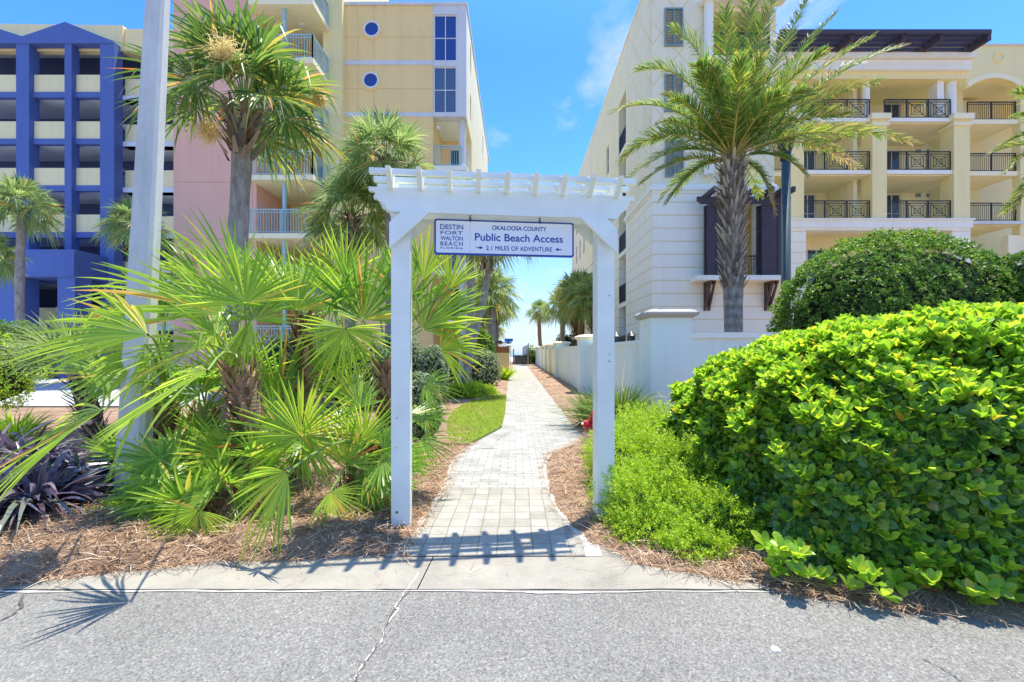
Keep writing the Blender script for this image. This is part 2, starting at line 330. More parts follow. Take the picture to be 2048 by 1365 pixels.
def paver_mat(name, bw, rh, offset, c1, c2, mort, msize=.008):
    m, N, L, b, o = newmat(name); v = coords(N, L)
    dn = N.new('ShaderNodeTexNoise'); dn.inputs['Scale'].default_value = 2.5; L.new(v, dn.inputs[0])
    dm = N.new('ShaderNodeVectorMath'); dm.operation = 'MULTIPLY_ADD'; L.new(dn.outputs['Color'], dm.inputs[0])
    dm.inputs[1].default_value = (.03, .03, 0); L.new(v, dm.inputs[2])
    br = N.new('ShaderNodeTexBrick'); L.new(dm.outputs[0], br.inputs[0]); br.offset = offset; br.squash = 1
    br.inputs['Scale'].default_value = 1; br.inputs['Brick Width'].default_value = bw; br.inputs['Row Height'].default_value = rh
    br.inputs['Mortar Size'].default_value = msize; br.inputs['Mortar Smooth'].default_value = .35; br.inputs['Bias'].default_value = 0
    br.inputs['Color1'].default_value = c4(c1); br.inputs['Color2'].default_value = c4(c2); br.inputs['Mortar'].default_value = c4(mort)
    n2 = noise(N, L, v, 3, 8, .7); n3 = noise(N, L, v, 60, 4, .7)
    mx = N.new('ShaderNodeMixRGB'); mx.blend_type = 'MULTIPLY'; mx.inputs[0].default_value = 1
    L.new(br.outputs[0], mx.inputs[1]); L.new(ramp(N, L, math(N, L, 'ADD', math(N, L, 'MULTIPLY', n2, .6), math(N, L, 'MULTIPLY', n3, .4)), [(.33, (.66, .65, .63)), (.62, (1.05, 1.05, 1.04))]), mx.inputs[2])
    L.new(mx.outputs[0], b.inputs['Base Color']); b.inputs['Roughness'].default_value = .9
    h = math(N, L, 'SUBTRACT', math(N, L, 'MULTIPLY', n3, .3), math(N, L, 'MULTIPLY', br.outputs['Fac'], 1.0)); bump(N, L, h, .8, .012, b); return m
def soil_mat():
    m, N, L, b, o = newmat('straw_ground'); v = coords(N, L); n1 = noise(N, L, v, 1.3, 6, .6); n2 = noise(N, L, v, 45, 5, .8)
    s = math(N, L, 'ADD', math(N, L, 'MULTIPLY', n1, .5), math(N, L, 'MULTIPLY', n2, .5))
    L.new(ramp(N, L, s, [(.35, (.15, .09, .055)), (.5, (.33, .21, .135)), (.62, (.46, .33, .23)), (.74, (.55, .47, .38))]), b.inputs['Base Color'])
    b.inputs['Roughness'].default_value = .95; bump(N, L, n2, 1, .02, b); return m
soil = soil_mat()
def strip(name, L_, R_, z, mat, y0, y1, n=80, kind='structure'):
    g = G(); ys = np.linspace(0, 1, n)**2*(y1-y0)+y0
    v = []
    for y in ys: v += [(interp(L_, y), y, z), (interp(R_, y), y, z)]
    g.add(v, [(2*i, 2*i+1, 2*i+3, 2*i+2) for i in range(n-1)]); return tag(g.build(name, mat), kind=kind)
g = G().add([(-900, -300, -.03), (900, -300, -.03), (900, 75, -.03), (-900, 75, -.03)], [(0, 1, 2, 3)])
tag(g.build('ground', soil), kind='structure')
g = G().add([(-60, -20, -.004), (60, -20, -.004), (60, 3.2, -.004), (-60, 3.2, -.004)], [(0, 1, 2, 3)])
# road edge follows Y = 2.84
g = G().add([(-60, -20, 0), (60, -20, 0), (60, 2.84, 0), (-60, 2.84, 0)], [(0, 1, 2, 3)])
tag(g.build('road', asphalt_mat()), kind='structure')
conc = concrete_mat('gutter_concrete', (.30, .275, .225))
g = G(); n = 0
for x0, x1 in ((-60, -2.93), (-2.925, -.63), (-.622, 1.8)):
    v = [(x0, 2.84, .004), (x1, 2.84, .004), (x1+.03, 3.6, .006), (x0+(.03 if x0 > -50 else 0), 3.6, .006)]; g.add(v, [(0, 1, 2, 3)])
tag(g.build('gutter_kerb', conc), kind='structure')
sand = concrete_mat('pale_sand', (.55, .52, .46))
path_m = paver_mat('path_pavers', .20, .115, .5, (.36, .35, .315), (.48, .465, .42), (.27, .255, .22), .005)
pave_n = paver_mat('square_pavers', .140, .175, 0, (.345, .325, .275), (.43, .405, .35), (.29, .27, .22), .005)
w_ = .10
strip('path_edge_sand', [(a, b-.09) for a, b in PL], [(a, b+.12) for a, b in PR], .009, sand, 3.29, 50)
strip('pavement', PL, PR, .014, pave_n, 3.29, 4.95, 20)
strip('path', PL, PR, .014, path_m, 4.953, 54)
# concrete border left of the path where it meets the lawn
B0 = [(a, b) for a, b in PL if 6.9 < a < 30]
strip('path_border', [(a, b-.02) for a, b in B0], [(a, b+.28+.0*a) for a, b in B0], .019, concrete_mat('border_concrete', (.33, .32, .285)), 6.95, 20, 40)
# joints and cracks in the road
def ribbon(name, pts, w, z, mat):
    p = np.array([(b, a) for a, b in [gp(*q) for q in pts]]); out = [p[0]]
    for i in range(len(p)-1):
        for t in (.25, .5, .75, 1):
            q = p[i]*(1-t)+p[i+1]*t; out.append(q+(RNG.uniform(-.008, .008, 2) if t < 1 else 0))
    p = np.array(out); d = nrm(np.gradient(p, axis=0)); nn = np.stack([-d[:, 1], d[:, 0]], 1)
    ww = w*RNG.uniform(.12, 1.4, len(p))[:, None]/2; ww[0] = ww[-1] = .0006
    a, b = p-nn*ww, p+nn*ww; v = [(q[0], q[1], z) for pr in zip(a, b) for q in pr]
    return tag(G().add(v, [(2*i, 2*i+1, 2*i+3, 2*i+2) for i in range(len(p)-1)]).build(name, mat), kind='structure')
dark = plain('crack_dark', (.10, .095, .085), .95, bumps=0)
ribbon('road_crack', [(838, 1145), (815, 1180), (790, 1215), (796, 1222), (770, 1256), (762, 1285), (738, 1315), (722, 1340), (708, 1364)], .011, .0055, sand)
ribbon('road_crack', [(822, 1178), (790, 1218), (768, 1260), (760, 1288), (735, 1322), (715, 1352), (705, 1372)], .006, .0075, dark)
ribbon('road_crack', [(1842, 1318), (1880, 1336), (1905, 1352), (1926, 1366)], .006, .006, dark)
ribbon('road_crack', [(-10, 1250), (30, 1228), (45, 1212), (48, 1190)], .016, .006, dark)
ribbon('gutter_joint', [(-400, 1180.5), (0, 1180.5), (300, 1180.5), (620, 1180.5), (820, 1180.5), (1100, 1180.5), (1400, 1180.5), (1600, 1180.5)], .004, .0062, dark)
ribbon('sand_line', [(-300, 1184), (60, 1185), (330, 1183), (560, 1185), (790, 1183), (1000, 1184), (1150, 1187), (1350, 1184), (1590, 1186)], .020, .005, sand)
# small flat bits lying on the road
g = G(); c = gp(1551, 1300); g.tube([(c[1], c[0], .002), (c[1], c[0], .008)], [.022, .017], 9, wob=.2)
tag(g.build('shell', plain('white_shell', (.8, .78, .72)), loc=(c[1], c[0], 0)), 'small white shell lying on the grey road near the bottom edge', 'shell')
# drive at the far left and beach beyond
def sheet(name, pts, z, mat, kind='structure'):
    return tag(G().add([(x, y, z) for x, y in pts], [tuple(range(len(pts)))]).build(name, mat), kind=kind)
sheet('driveway', [(-60, 12.5), (-9, 12.5), (-9.5, 22), (-13, 25.8), (-60, 25.8)], .005, concrete_mat('drive_concrete', (.42, .42, .42)))
sheet('beach', [(-900, 75), (900, 75), (900, 170), (-900, 170)], -.5, sand)
sea_m = plain('sea', (.03, .16, .20), .15, .2, .05, bumps=.3, bscale=2, bdist=.1)
sheet('sea', [(-4000, 168), (4000, 168), (4000, 5000), (-4000, 5000)], -.9, sea_m)
# pine straw beds -------------------------------------------------
def bed_h(x, y):
    l = interp(PL, y); r = interp(PR, y); f = np.interp(x, [a for a, b in FRONT], [b for a, b in FRONT])
    side = np.where(x < (l+r)/2, l-x, x-r); d = np.minimum(side, y-f)
    d = np.where(x > 1.2, y-f, d)
    d = d+.035*wob(x*2.2, y*2.2)
    h = np.clip(d/.35, -1, 1); h = np.where(h > 0, 1-(1-h)**2, h)
    lump = np.where((x < -.9) & (y < 4.6), .12, .03)
    hh = np.where(h > 0, h*(.035+lump*(.62+.5*wob(x*1.25, y*1.25))), h*.04)
    hh = np.where(lump > .1, hh, hh)
    return np.where((y > 3.2) | (x < -.6) | (x > .5), hh, -.03), d
def bed(name, x0, x1, y0, y1, st):
    xs = np.arange(x0, x1+st, st); ys = np.arange(y0, y1+st, st); xx, yy = np.meshgrid(xs, ys); hh, _ = bed_h(xx, yy)
    v = np.stack([xx, yy, hh], -1).reshape(-1, 3); a, b = xx.shape; i = np.arange(a*b).reshape(a, b)
    q = np.stack([i[:-1, :-1], i[:-1, 1:], i[1:, 1:], i[1:, :-1]], -1).reshape(-1, 4)
    keep = hh.reshape(-1)[q].max(1) > -.02
    return tag(G().add(v, q[keep]).build(name, soil, smooth=True), kind='structure')
bed('mulch_bed', -9, 6.4, 2.1, 9.0, .05)
bed('mulch_bed_far', -9, 2.5, 9.0, 56, .25)
def ortho(d, up):
    s = nrm(np.cross(up, d)); n = np.cross(d, s); return s, n
def mats_from(d, up, sx, sy, sz):
    s, n = ortho(d, up); return np.stack([d*np.reshape(sx, (-1, 1)), s*np.reshape(sy, (-1, 1)), n*np.reshape(sz, (-1, 1))], -1)
NEEDLE = (np.array([(0, -.5, 0), (0, .5, 0), (.5, -.5, .16), (.5, .5, .16), (1, -.3, 0), (1, .3, 0)]), [np.array([(0, 2, 3, 1), (2, 4, 5, 3)])])
def needles(n, x0, x1, y0, y1, test, Ls=(.06, .16), w=.0022):
    x = RNG.uniform(x0, x1, n*3); y = y0+(y1-y0)*RNG.uniform(0, 1, n*3)**1.6; h, d = bed_h(x, y)
    ok = test(x, y, d, h); x, y, h = x[ok][:n], y[ok][:n], h[ok][:n]; k = len(x)
    az = RNG.uniform(0, 2*pi, k); el = RNG.uniform(-.12, .35, k)
    dr = np.stack([np.cos(az)*np.cos(el), np.sin(az)*np.cos(el), np.sin(el)], -1)
    up = nrm(np.stack([RNG.normal(0, .35, k), RNG.normal(0, .35, k), np.ones(k)], -1))
    Lr = RNG.uniform(Ls[0], Ls[1], k)*(1+y/30)
    return NEEDLE, mats_from(dr, up, Lr, w*(1+y/5)*RNG.uniform(.8, 1.4, k), Lr*.5), np.stack([x, y, np.maximum(h, .014)+RNG.uniform(0, .018, k)], -1)
g = G()
g.scatter(*needles(26000, -5.2, -.3, 2.5, 7.5, lambda x, y, d, h: (d > -.03-.05*RNG.uniform(0, 1, len(x))**3) & (y < 8)))
g.scatter(*needles(9000, .3, 2.4, 2.6, 9, lambda x, y, d, h: d > -.05*RNG.uniform(0, 1, len(x))**2))
g.scatter(*needles(6000, -6, 2.4, 6, 30, lambda x, y, d, h: d > 0))
g.scatter(*needles(2600, 1.2, 4.5, 2.2, 3.6, lambda x, y, d, h: d > -.06))
tag(g.build('pine_straw', M['straw']), 'loose brown pine straw covering the planting beds', 'pine straw', kind='stuff')
# a few stray needles on the paving
# lawn ---------------------------------------------------------
LAWN = [gp(*p)[::-1] for p in ((903, 896), (893, 870), (895, 845), (912, 822), (940, 808), (985, 796), (1013, 793), (1010, 830), (1003, 858), (960, 882), (935, 893))]
def inpoly(x, y, poly):
    c = np.zeros(np.shape(x), bool); j = len(poly)-1
    for i in range(len(poly)):
        xi, yi = poly[i]; xj, yj = poly[j]
        c ^= ((yi > y) != (yj > y)) & (x < (xj-xi)*(y-yi)/(yj-yi+1e-12)+xi); j = i
    return c
lawn_m = plain('lawn_soil', (.22, .30, .05), .95, .35, 6, bumps=.6, bscale=80, bdist=.01)
sheet('lawn', LAWN, .058, lawn_m)
gg = G().prism([(x_, y_, .0) for x_, y_ in LAWN], (0, 0, .0575)); tag(gg.build('lawn_edge', lawn_m), kind='structure')
x = RNG.uniform(-2.2, -.1, 60000); y = RNG.uniform(6.4, 15.6, 60000); ok = inpoly(x, y, LAWN); x, y = x[ok][:22000], y[ok][:22000]; k = len(x)
az = RNG.uniform(0, 2*pi, k); el = RNG.uniform(.5, 1.4, k); dr = np.stack([np.cos(az)*np.cos(el), np.sin(az)*np.cos(el), np.sin(el)], -1)
g = G().scatter(NEEDLE, mats_from(dr, np.tile((0, .3, 1.), (k, 1)), RNG.uniform(.025, .06, k), np.full(k, .006), np.full(k, .02)), np.stack([x, y, np.full(k, .055)], -1))
tag(g.build('grass', M['grass']), 'short bright green grass beside the paver path', 'grass', kind='stuff')
# ------------------------------------------------------------------ buildings
def wall(g, ax, u0, u1, z0, z1, w, dep, ops=(), mi=0):
    """a wall with real openings; ax 'x': plane y=w seen from -Y; ax 'y': plane x=w; dep: signed thickness"""
    def pt(u, z, k): return (u, w+k, z) if ax == 'x' else (w+k, u, z)
    us = sorted({u0, u1, *[o[0] for o in ops], *[o[1] for o in ops]}); zs = sorted({z0, z1, *[o[2] for o in ops], *[o[3] for o in ops]})
    us = [u for u in us if u0 <= u <= u1]; zs = [z for z in zs if z0 <= z <= z1]
    for a, b in zip(us, us[1:]):
        for c, d in zip(zs, zs[1:]):
            um, zm = (a+b)/2, (c+d)/2
            if any(o[0] < um < o[1] and o[2] < zm < o[3] for o in ops): continue
            g.add([pt(a, c, 0), pt(b, c, 0), pt(b, d, 0), pt(a, d, 0)], [(0, 1, 2, 3)], mi)
            g.add([pt(a, c, dep), pt(b, c, dep), pt(b, d, dep), pt(a, d, dep)], [(3, 2, 1, 0)], mi)
    for a, b, c, d in list(ops)+[(u0, u1, z0, z1)]:
        for p, q in (((a, c), (b, c)), ((b, c), (b, d)), ((b, d), (a, d)), ((a, d), (a, c))):
            g.add([pt(*p, 0), pt(*q, 0), pt(*q, dep), pt(*p, dep)], [(0, 1, 2, 3)], mi)
def window(parent, ax, u0, u1, z0, z1, w, sgn=1, pane='pane', nu=2, nz=2, fr='metal_w', bar_=.05, name='window'):
    """frame of bars (part) with one pane sheet (sub-part)"""
    g = G(); d = .06*sgn
    def bx(a, b, c, e, y0, y1):
        if ax == 'x': g.box(a, b, min(y0, y1), max(y0, y1), c, e)
        else: g.box(min(y0, y1), max(y0, y1), a, b, c, e)
    t = bar_
    bx(u0, u0+t, z0, z1, w, w+d); bx(u1-t, u1, z0, z1, w, w+d); bx(u0+t, u1-t, z0, z0+t, w, w+d); bx(u0+t, u1-t, z1-t, z1, w, w+d)
    for i in range(1, nu):
        u = u0+(u1-u0)*i/nu; bx(u-t*.4, u+t*.4, z0+t, z1-t, w+.004*sgn, w+d)
    for i in range(1, nz):
        z = z0+(z1-z0)*i/nz; bx(u0+t, u1-t, z-t*.35, z+t*.35, w+.009*sgn, w+d)
    f = g.build(name, M[fr], parent); g = G()
    if ax == 'x': g.box(u0+.01, u1-.01, min(w+d*.6, w+d*1.2), max(w+d*.6, w+d*1.2), z0+.01, z1-.01)
    else: g.box(min(w+d*.6, w+d*1.2), max(w+d*.6, w+d*1.2), u0+.01, u1-.01, z0+.01, z1-.01)
    g.build('pane', M[pane], f); return f
def railing(parent, pts, z0, z1, mat, sp=.11, t=.018, motif=False):
    g = G()
    for (xa, ya), (xb, yb) in zip(pts, pts[1:]):
        Ld = hypot(xb-xa, yb-ya); n = max(1, int(Ld/sp)); a = np.array((xa, ya, 0.)); b = np.array((xb, yb, 0.)); d = (b-a)/Ld
        g.bar(a+(0, 0, z1), b+(0, 0, z1), .055, .05); g.bar(a+(0, 0, z0+.08), b+(0, 0, z0+.08), .035, .035)
        g.bar(a+(0, 0, z1-.13), b+(0, 0, z1-.13), .03, .03)
        npost = max(1, round(Ld/1.35))
        skip = []
        if motif:
            for k in range(npost):
                if k == 0 and npost > 2: continue
                c = (k+.5)/npost*Ld; skip.append((c-.52, c+.52)); cz = (z0+z1-.05)/2; hz = (z1-z0)/2-.12
                cc = a+d*c+(0, 0, cz)
                for r in (1, .68, .36):
                    q = [cc+d*(.5*r*i)+np.array((0, 0, hz*r*j)) for i, j in ((-1, -1), (1, -1), (1, 1), (-1, 1))]
                    for m in range(4): g.bar(q[m], q[(m+1) % 4], .02, .022)
                g.bar(cc-d*.5-(0, 0, hz), cc+d*.5+(0, 0, hz), .02, .02); g.bar(cc-d*.5+(0, 0, hz), cc+d*.5-(0, 0, hz), .024, .02)
        for k in range(npost+1): p = a+d*(k/npost*Ld); g.bar(p+(0, 0, z0), p+(0, 0, z1+.01), .05, .05)
        for k in range(1, n):
            u = k/n*Ld
            if any(s0 < u < s1 for s0, s1 in skip): continue
            p = a+d*u; g.bar(p+(0, 0, z0+.08), p+(0, 0, z1-.02), t, t)
    return g.build('railing', mat, parent)

# --- blue and cream parking building (far left)
def garage():
    Y0 = 28.0; x = lambda p: X(p, Y0); z = lambda p: Z(p, Y0)
    r = root('parking_building', 'blue and cream open parking building with zigzag gable parapet at the far left', 'building', (-30, Y0, 0))
    xl, xr, xc = x(-330), x(352), x(228)
    tops = [18.95-2.93*k for k in range(6)]+[1.45]
    g = G()
    for t in tops[:-1]: g.box(xl, xr, Y0+.62, Y0+16, t-1.42, t-1.12)
    g.box(xl, xr, Y0+.62, Y0+16, 21.75, 22.0)
    g.build('deck', M['deck'], r)
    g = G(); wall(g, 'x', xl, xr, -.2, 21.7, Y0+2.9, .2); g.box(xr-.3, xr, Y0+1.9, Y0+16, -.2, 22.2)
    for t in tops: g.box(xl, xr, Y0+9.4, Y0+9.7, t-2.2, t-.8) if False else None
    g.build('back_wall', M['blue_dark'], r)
    cols = [(-152, -126), (-46, -32), (32, 58), (129, 143), (200, 228)]
    wide = [(x(a), x(b)) for a, b in cols]
    g = G()
    for i, (a, b) in enumerate(wide): g.box(a, b, Y0, Y0+.62-(.0 if i != 3 and i != 1 else .1), -.1, 20.72)
    g.build('column', M['blue'], r)
    g = G()
    for t in tops[:-1]:
        g = G()
        for (a, b), (c, d) in zip(wide, wide[1:]): g.box(b-.01, c+.01, Y0+.22, Y0+.5, t-1.47, t-1.12)
        g.build('beam', M['blue'], r)
    for t in tops:
        for (a, b), (c, d) in zip(wide, wide[1:]):
            if c < x(-60): continue
            G().box(b+.003, c-.003, Y0+.30, Y0+.55, t-1.12, t).build('parapet_panel', M['panel_cream'], r)
    # gabled parapet
    pts = [(-335, 88), (-330, 72), (-230, 45), (-140, 74), (-45, 45), (46, 74), (131, 45), (228, 84), (228, 88)]
    G().prism([(x(a), Y0-.05, z(b)) for a, b in pts], (0, .5, 0)).build('gable_parapet', M['blue'], r)
    G().prism([(x(-335), Y0+.47, z(92)), (x(-335), Y0+.47, z(33)), (x(232), Y0+.47, z(40)), (x(232), Y0+.47, z(92))], (0, .4, 0)).build('parapet', M['cream'], r)
    # cream bay right of the gables
    Y1 = Y0+.8; a, b = X(224, Y1), xr
    G().box(xc, b, Y1-.2, Y1+.5, 20.6, 22.05).build('parapet', M['cream'], r)
    for t in tops:
        g = G(); g.box(xc+.003, b, Y1, Y1+.25, t-1.15, t+.05); g.box(xc+.003, b, Y1-.15, Y1+.4, t-1.42, t-1.15); g.build('parapet_panel', M['panel_cream'], r)
    # lower projecting block on two legs
    Yc = 25.9; e = X(148, Yc); g = G()
    g.box(xl, e, Yc, Y0-.06, 5.85, 7.42); g.box(X(113, Yc), e, Yc+.05, Yc+1.1, -.1, 5.85); g.box(X(-5, Yc), X(38, Yc), Yc+.05, Yc+1.1, -.1, 5.85)
    g.box(xl, X(-60, Yc), Yc+.05, Yc+1.1, -.1, 5.85)
    g.build('entrance_block', M['blue'], r)
    for px, t in ((118, 0), (172, 0), (55, 1), (195, 1), (110, 2), (180, 2), (60, 3), (170, 4), (95, 5)):
        zz = tops[t]+.45; g = G(); xx = x(px); g.box(xx-.3, xx+.3, Y0+2.0, Y0+2.2, zz-.0, zz+.22); g.lathe((xx+.1, Y0+1.9, zz-.2), [(.05, 0), (.17, .05), (.17, .16), (.1, .2)], 10)
        g.build('ceiling_light', M['metal_w'], r)
    for px, t in ((180, 2), (-2, 3), (175, 4)):
        window(r, 'x', x(px)-.75, x(px)+.75, tops[t]-.3, tops[t]+.5, Y0+2.8, 1, 'pane', 2, 1)
garage()
# --- salmon building with teal balconies
def balcony_building():
    Yp = 22.6; xl, xr = X(347, Yp), X(513, Yp); Yy = 23.9; xs = X(646, Yy); xe = X(684, Yy)
    r = root('salmon_building', 'salmon pink block with pale teal balconies and a yellow side wall, beside the tall palm', 'building', (xl, Yp, 0))
    g = G(); g.box(xl, xr-.2, Yp, 34, -.1, 27); g.build('wall', M['pink'], r)
    G().box(xr-.19, xr, Yp+.003, 26.0, -.1, 27).build('recess_wall', M['pink'], r)
    g = G(); 
    for zz in (27-5.7*k for k in range(1, 5)): pass
    for k in range(8): g.box(xl-.004, xr+.002, Yp-.006, Yp+.02, 10.18-.15+2.86*(k-3), 10.18-.125+2.86*(k-3))
    g.build('joint_line', plain('salmon_joint', (.62, .32, .27), .9, bumps=0), r)
    G().box(xs, xe, Yy, 36, -.1, 27).build('side_wall', M['cream'], r)
    zt = [10.18+2.86*k for k in range(-3, 5)]
    g = G()
    ops = [(xr+1.1, xs-.25, t+.02, t+2.1) for t in zt]
    wall(g, 'x', xr+.002, xs-.002, -.1, 27, 26.0, .25, ops); g.build('recess_back', M['cream'], r)
    G().box(xr-.1, xs+.2, 28.6, 28.8, 0, 27).build('stair_back', M['blue_dark'], r)
    front = 22.0; xo = X(626, front)
    for t in zt:
        g = G(); g.prism([(xr-.05, Yp-.002, t-.24), (xr-.05, front, t-.24), (xo, front, t-.24), (xo, Yy-.003, t-.24), (xs-.004, Yy-.003, t-.24), (xs-.004, 25.99, t-.24), (xr+.004, 25.99, t-.24), (xr+.004, Yp-.002, t-.24)], (0, 0, .24))
        s = g.build('balcony', M['cream_light'], r)
        railing(s, [(xr-.02, front+.08), (xo-.06, front+.08), (xo-.06, Yy-.05)], t, t+1.18, M['teal'], .13, .022)
        G().lathe((xo-1.2, 23.4, t-.34), [(.05, 0), (.14, .03), (.15, .1)], 12).build('ceiling_light', M['metal_w'], s)
        g = G(); xa = xr+1.2; g.bar((xa, 24.6, t+.35), (xa+.35, 24.5, t+.33), .04, .04); g.bar((xa+.35, 24.5, t+.33), (xa+1.5, 24.4, t+.75), .04, .04); g.build('handrail', M['teal'], s)
        g = G(); g.prism([(xr+.3, 26.6, t+.02), (xs-.3, 26.6, t+1.5), (xs-.3, 26.6, t+1.75), (xr+.3, 26.6, t+.27)], (0, 1.2, 0)); g.build('stair_flight', M['cream_light'], s)
    pxl = X(563, front); G().box(pxl-.07, pxl+.07, front+.22, front+.36, -.1, 27).build('column', M['teal'], r)
balcony_building()
# --- ochre building with round windows
def ochre():
    Y0 = 24.3; x = lambda p: X(p, Y0); z = lambda p: Z(p, Y0)
    xl, xr, xm = x(681), x(932.5), x(866); top = z(12)
    r = root('ochre_building', 'tall ochre apartment block with round porthole windows and grey corner window bay by the gap', 'building', (xl, Y0, 0))
    circ = [(x(744), z(60)), (x(742), z(162)), (x(742), z(264)), (x(742), z(366)), (x(742), z(468))]
    g = G(); wall(g, 'x', xl, xm, -.1, top, Y0, 10); g.build('wall', M['orange'], r)
    for cx_, cz_ in circ:
        g = G(); n = 32
        for (ra, rb, y0) in ((.36, .44, Y0-.09),):
            v = []
            for k in range(n):
                a = 2*pi*k/n
                for rr, yy in ((ra, Y0+.01), (ra, y0), (rb, y0), (rb, Y0+.01)): v.append((cx_+rr*cos(a), yy, cz_+rr*sin(a)))
            g.add(v, [(4*k+j, 4*k+(j+1), 4*((k+1) % n)+j+1, 4*((k+1) % n)+j) for k in range(n) for j in range(3)])
        f = g.build('round_window', M['metal_w'], r)
        g = G(); v = [(cx_+.37*cos(2*pi*k/n), Y0-.03, cz_+.37*sin(2*pi*k/n)) for k in range(n)]; g.prism(v, (0, .025, 0)); g.build('pane', M['pane_blue'], f)
        g = G(); v = []
        for k in range(n):
            a = 2*pi*k/n
            for rr, yy in ((.44, Y0-.045), (.55, Y0-.045), (.56, Y0+.01)): v.append((cx_+rr*cos(a), yy, cz_+rr*sin(a)))
        g.add(v, [(3*k+j, 3*k+j+1, 3*((k+1) % n)+j+1, 3*((k+1) % n)+j) for k in range(n) for j in range(2)]); g.build('surround', M['orange'], f)
    g = G(); g.box(xl-.05, xr+.06, Y0-.09, Y0+20, top, top+.16)
    for py in (126, 230): g.box(xl, xm, Y0-.035, Y0+.01, z(py)-.12, z(py)+.12)
    g.build('trim_band', M['trim'], r)
    g = G()
    jc = plain('joint_ochre', (.66, .47, .20), .9, bumps=0)
    for py in (74.5, 178): g.box(xl, xm, Y0-.004, Y0+.01, z(py)-.012, z(py)+.012)
    for py in (290, 350, 420, 500): g.box(xl, xm, Y0-.004, Y0+.01, z(py)-.012, z(py)+.012)
    for px in (716, 748): g.box(x(px)-.01, x(px)+.01, Y0-.0055, Y0+.01, 0, top)
    g.build('joint_line', jc, r)
    g = G(); g.tube([(xl+.07, Y0-.09, .2), (xl+.07, Y0-.09, top-.1)], .075, 10); g.build('downspout', M['metal_w'], r)
    # grey corner bay with the tall windows, cut away underneath
    zb = z(234); Lb = 17.7
    ops = [(x(868), x(913.5), z(122), z(30)), (x(867.5), x(913), z(226), z(134))]
    g = G(); wall(g, 'x', xm+.002, xr, zb, top, Y0-.03, .6, ops); g.build('corner_bay', M['trim'], r)
    for i, (a, b, c, d) in enumerate(ops): window(r, 'x', a, b, c, d, Y0+.03, 1, ('pane_blue', 'pane_blind')[i], 2, 2)
    # side wall running towards the beach
    so_ = [(26.3, 26.9, 18.0, 19.6), (26.3, 26.9, 15.2, 16.7), (30.5, 34, 11.5, 17.8), (30.5, 34, 3.2, 10.8), (36, 36.7, 17.5, 19.0), (36, 36.7, 14.4, 16), (36, 36.7, 11.4, 13), (39.5, 40.1, 11.4, 13), (39.5, 40.1, 14.4, 16)]
    g = G(); wall(g, 'y', Y0+.575, 42.3, zb, top, xr, -.35, [o for o in so_ if o[2] > zb])
    wall(g, 'y', 27.2, 42.3, -.1, zb-.003, xr, -.35, [o for o in so_ if o[3] < zb]); g.build('side_wall', M['side_cream'], r)
    for a, b, c, d in so_:
        if b-a < 1: window(r, 'y', a, b, c, d, xr-.12, -1, 'pane', 1, 2)
    for zz in (14.9, 8.3, 5.4, 11.9):
        s = G().box(xr-2.2, xr-.02, 30.52, 33.98, zz-.25, zz).build('balcony', M['cream_light'], r)
        railing(s, [(xr-.1, 30.55), (xr-.1, 33.95)], zz, zz+1.1, M['teal'], .13)
    G().box(xr-2.6, xr-2.2, 30, 34.5, 0, top-.1).build('recess_wall', M['orange'], r)
    G().box(xr-3.2, xr-2.61, 27.4, 42, 0, top-.1).build('inner_wall', M['orange'], r)
    # recess under the bay
    G().box(xm+.01, xr-.01, Y0+.01, 27.19, zb+.004, zb+.2).build('soffit', M['white_st'], r)
    G().box(xm+.003, xr-.36, 27.2, 27.4, -.1, zb).build('recess_back', M['orange'], r)
    G().box(xm-.3, xm-.002, Y0+.2, 27.2, -.1, zb).build('recess_wall', M['orange'], r) if False else None
    g = G(); xc = x(917); g.tube([(xc+.15, Y0+.5, 0), (xc+.15, Y0+.5, zb)], .19, 14); g.build('column', M['trim'], r)
    for zz in (z(330), z(440), z(540), z(640)):
        s = G().box(xm+.003, xr+.02, Y0+.1, 27.2, zz-.25, zz).build('balcony', M['white_st'], r)
        railing(s, [(xm+.02, Y0+.2), (xr-.3, Y0+.2)], zz, zz+1.1, M['teal'], .12)
        window(r, 'x', xm+.5, xm+1.5, zz+.05, zz+2.1, 27.13, 1, 'pane', 1, 1)
    g = G(); g.tube([(xm+.25, Y0+.35, z(250)), (xm+.25, Y0+.12, z(253))], .08, 10); g.bar((xm+.25, Y0+.5, z(245)), (xm+.25, Y0+.3, z(250)), .05, .05); g.build('security_camera', M['metal_w'], r)
ochre()
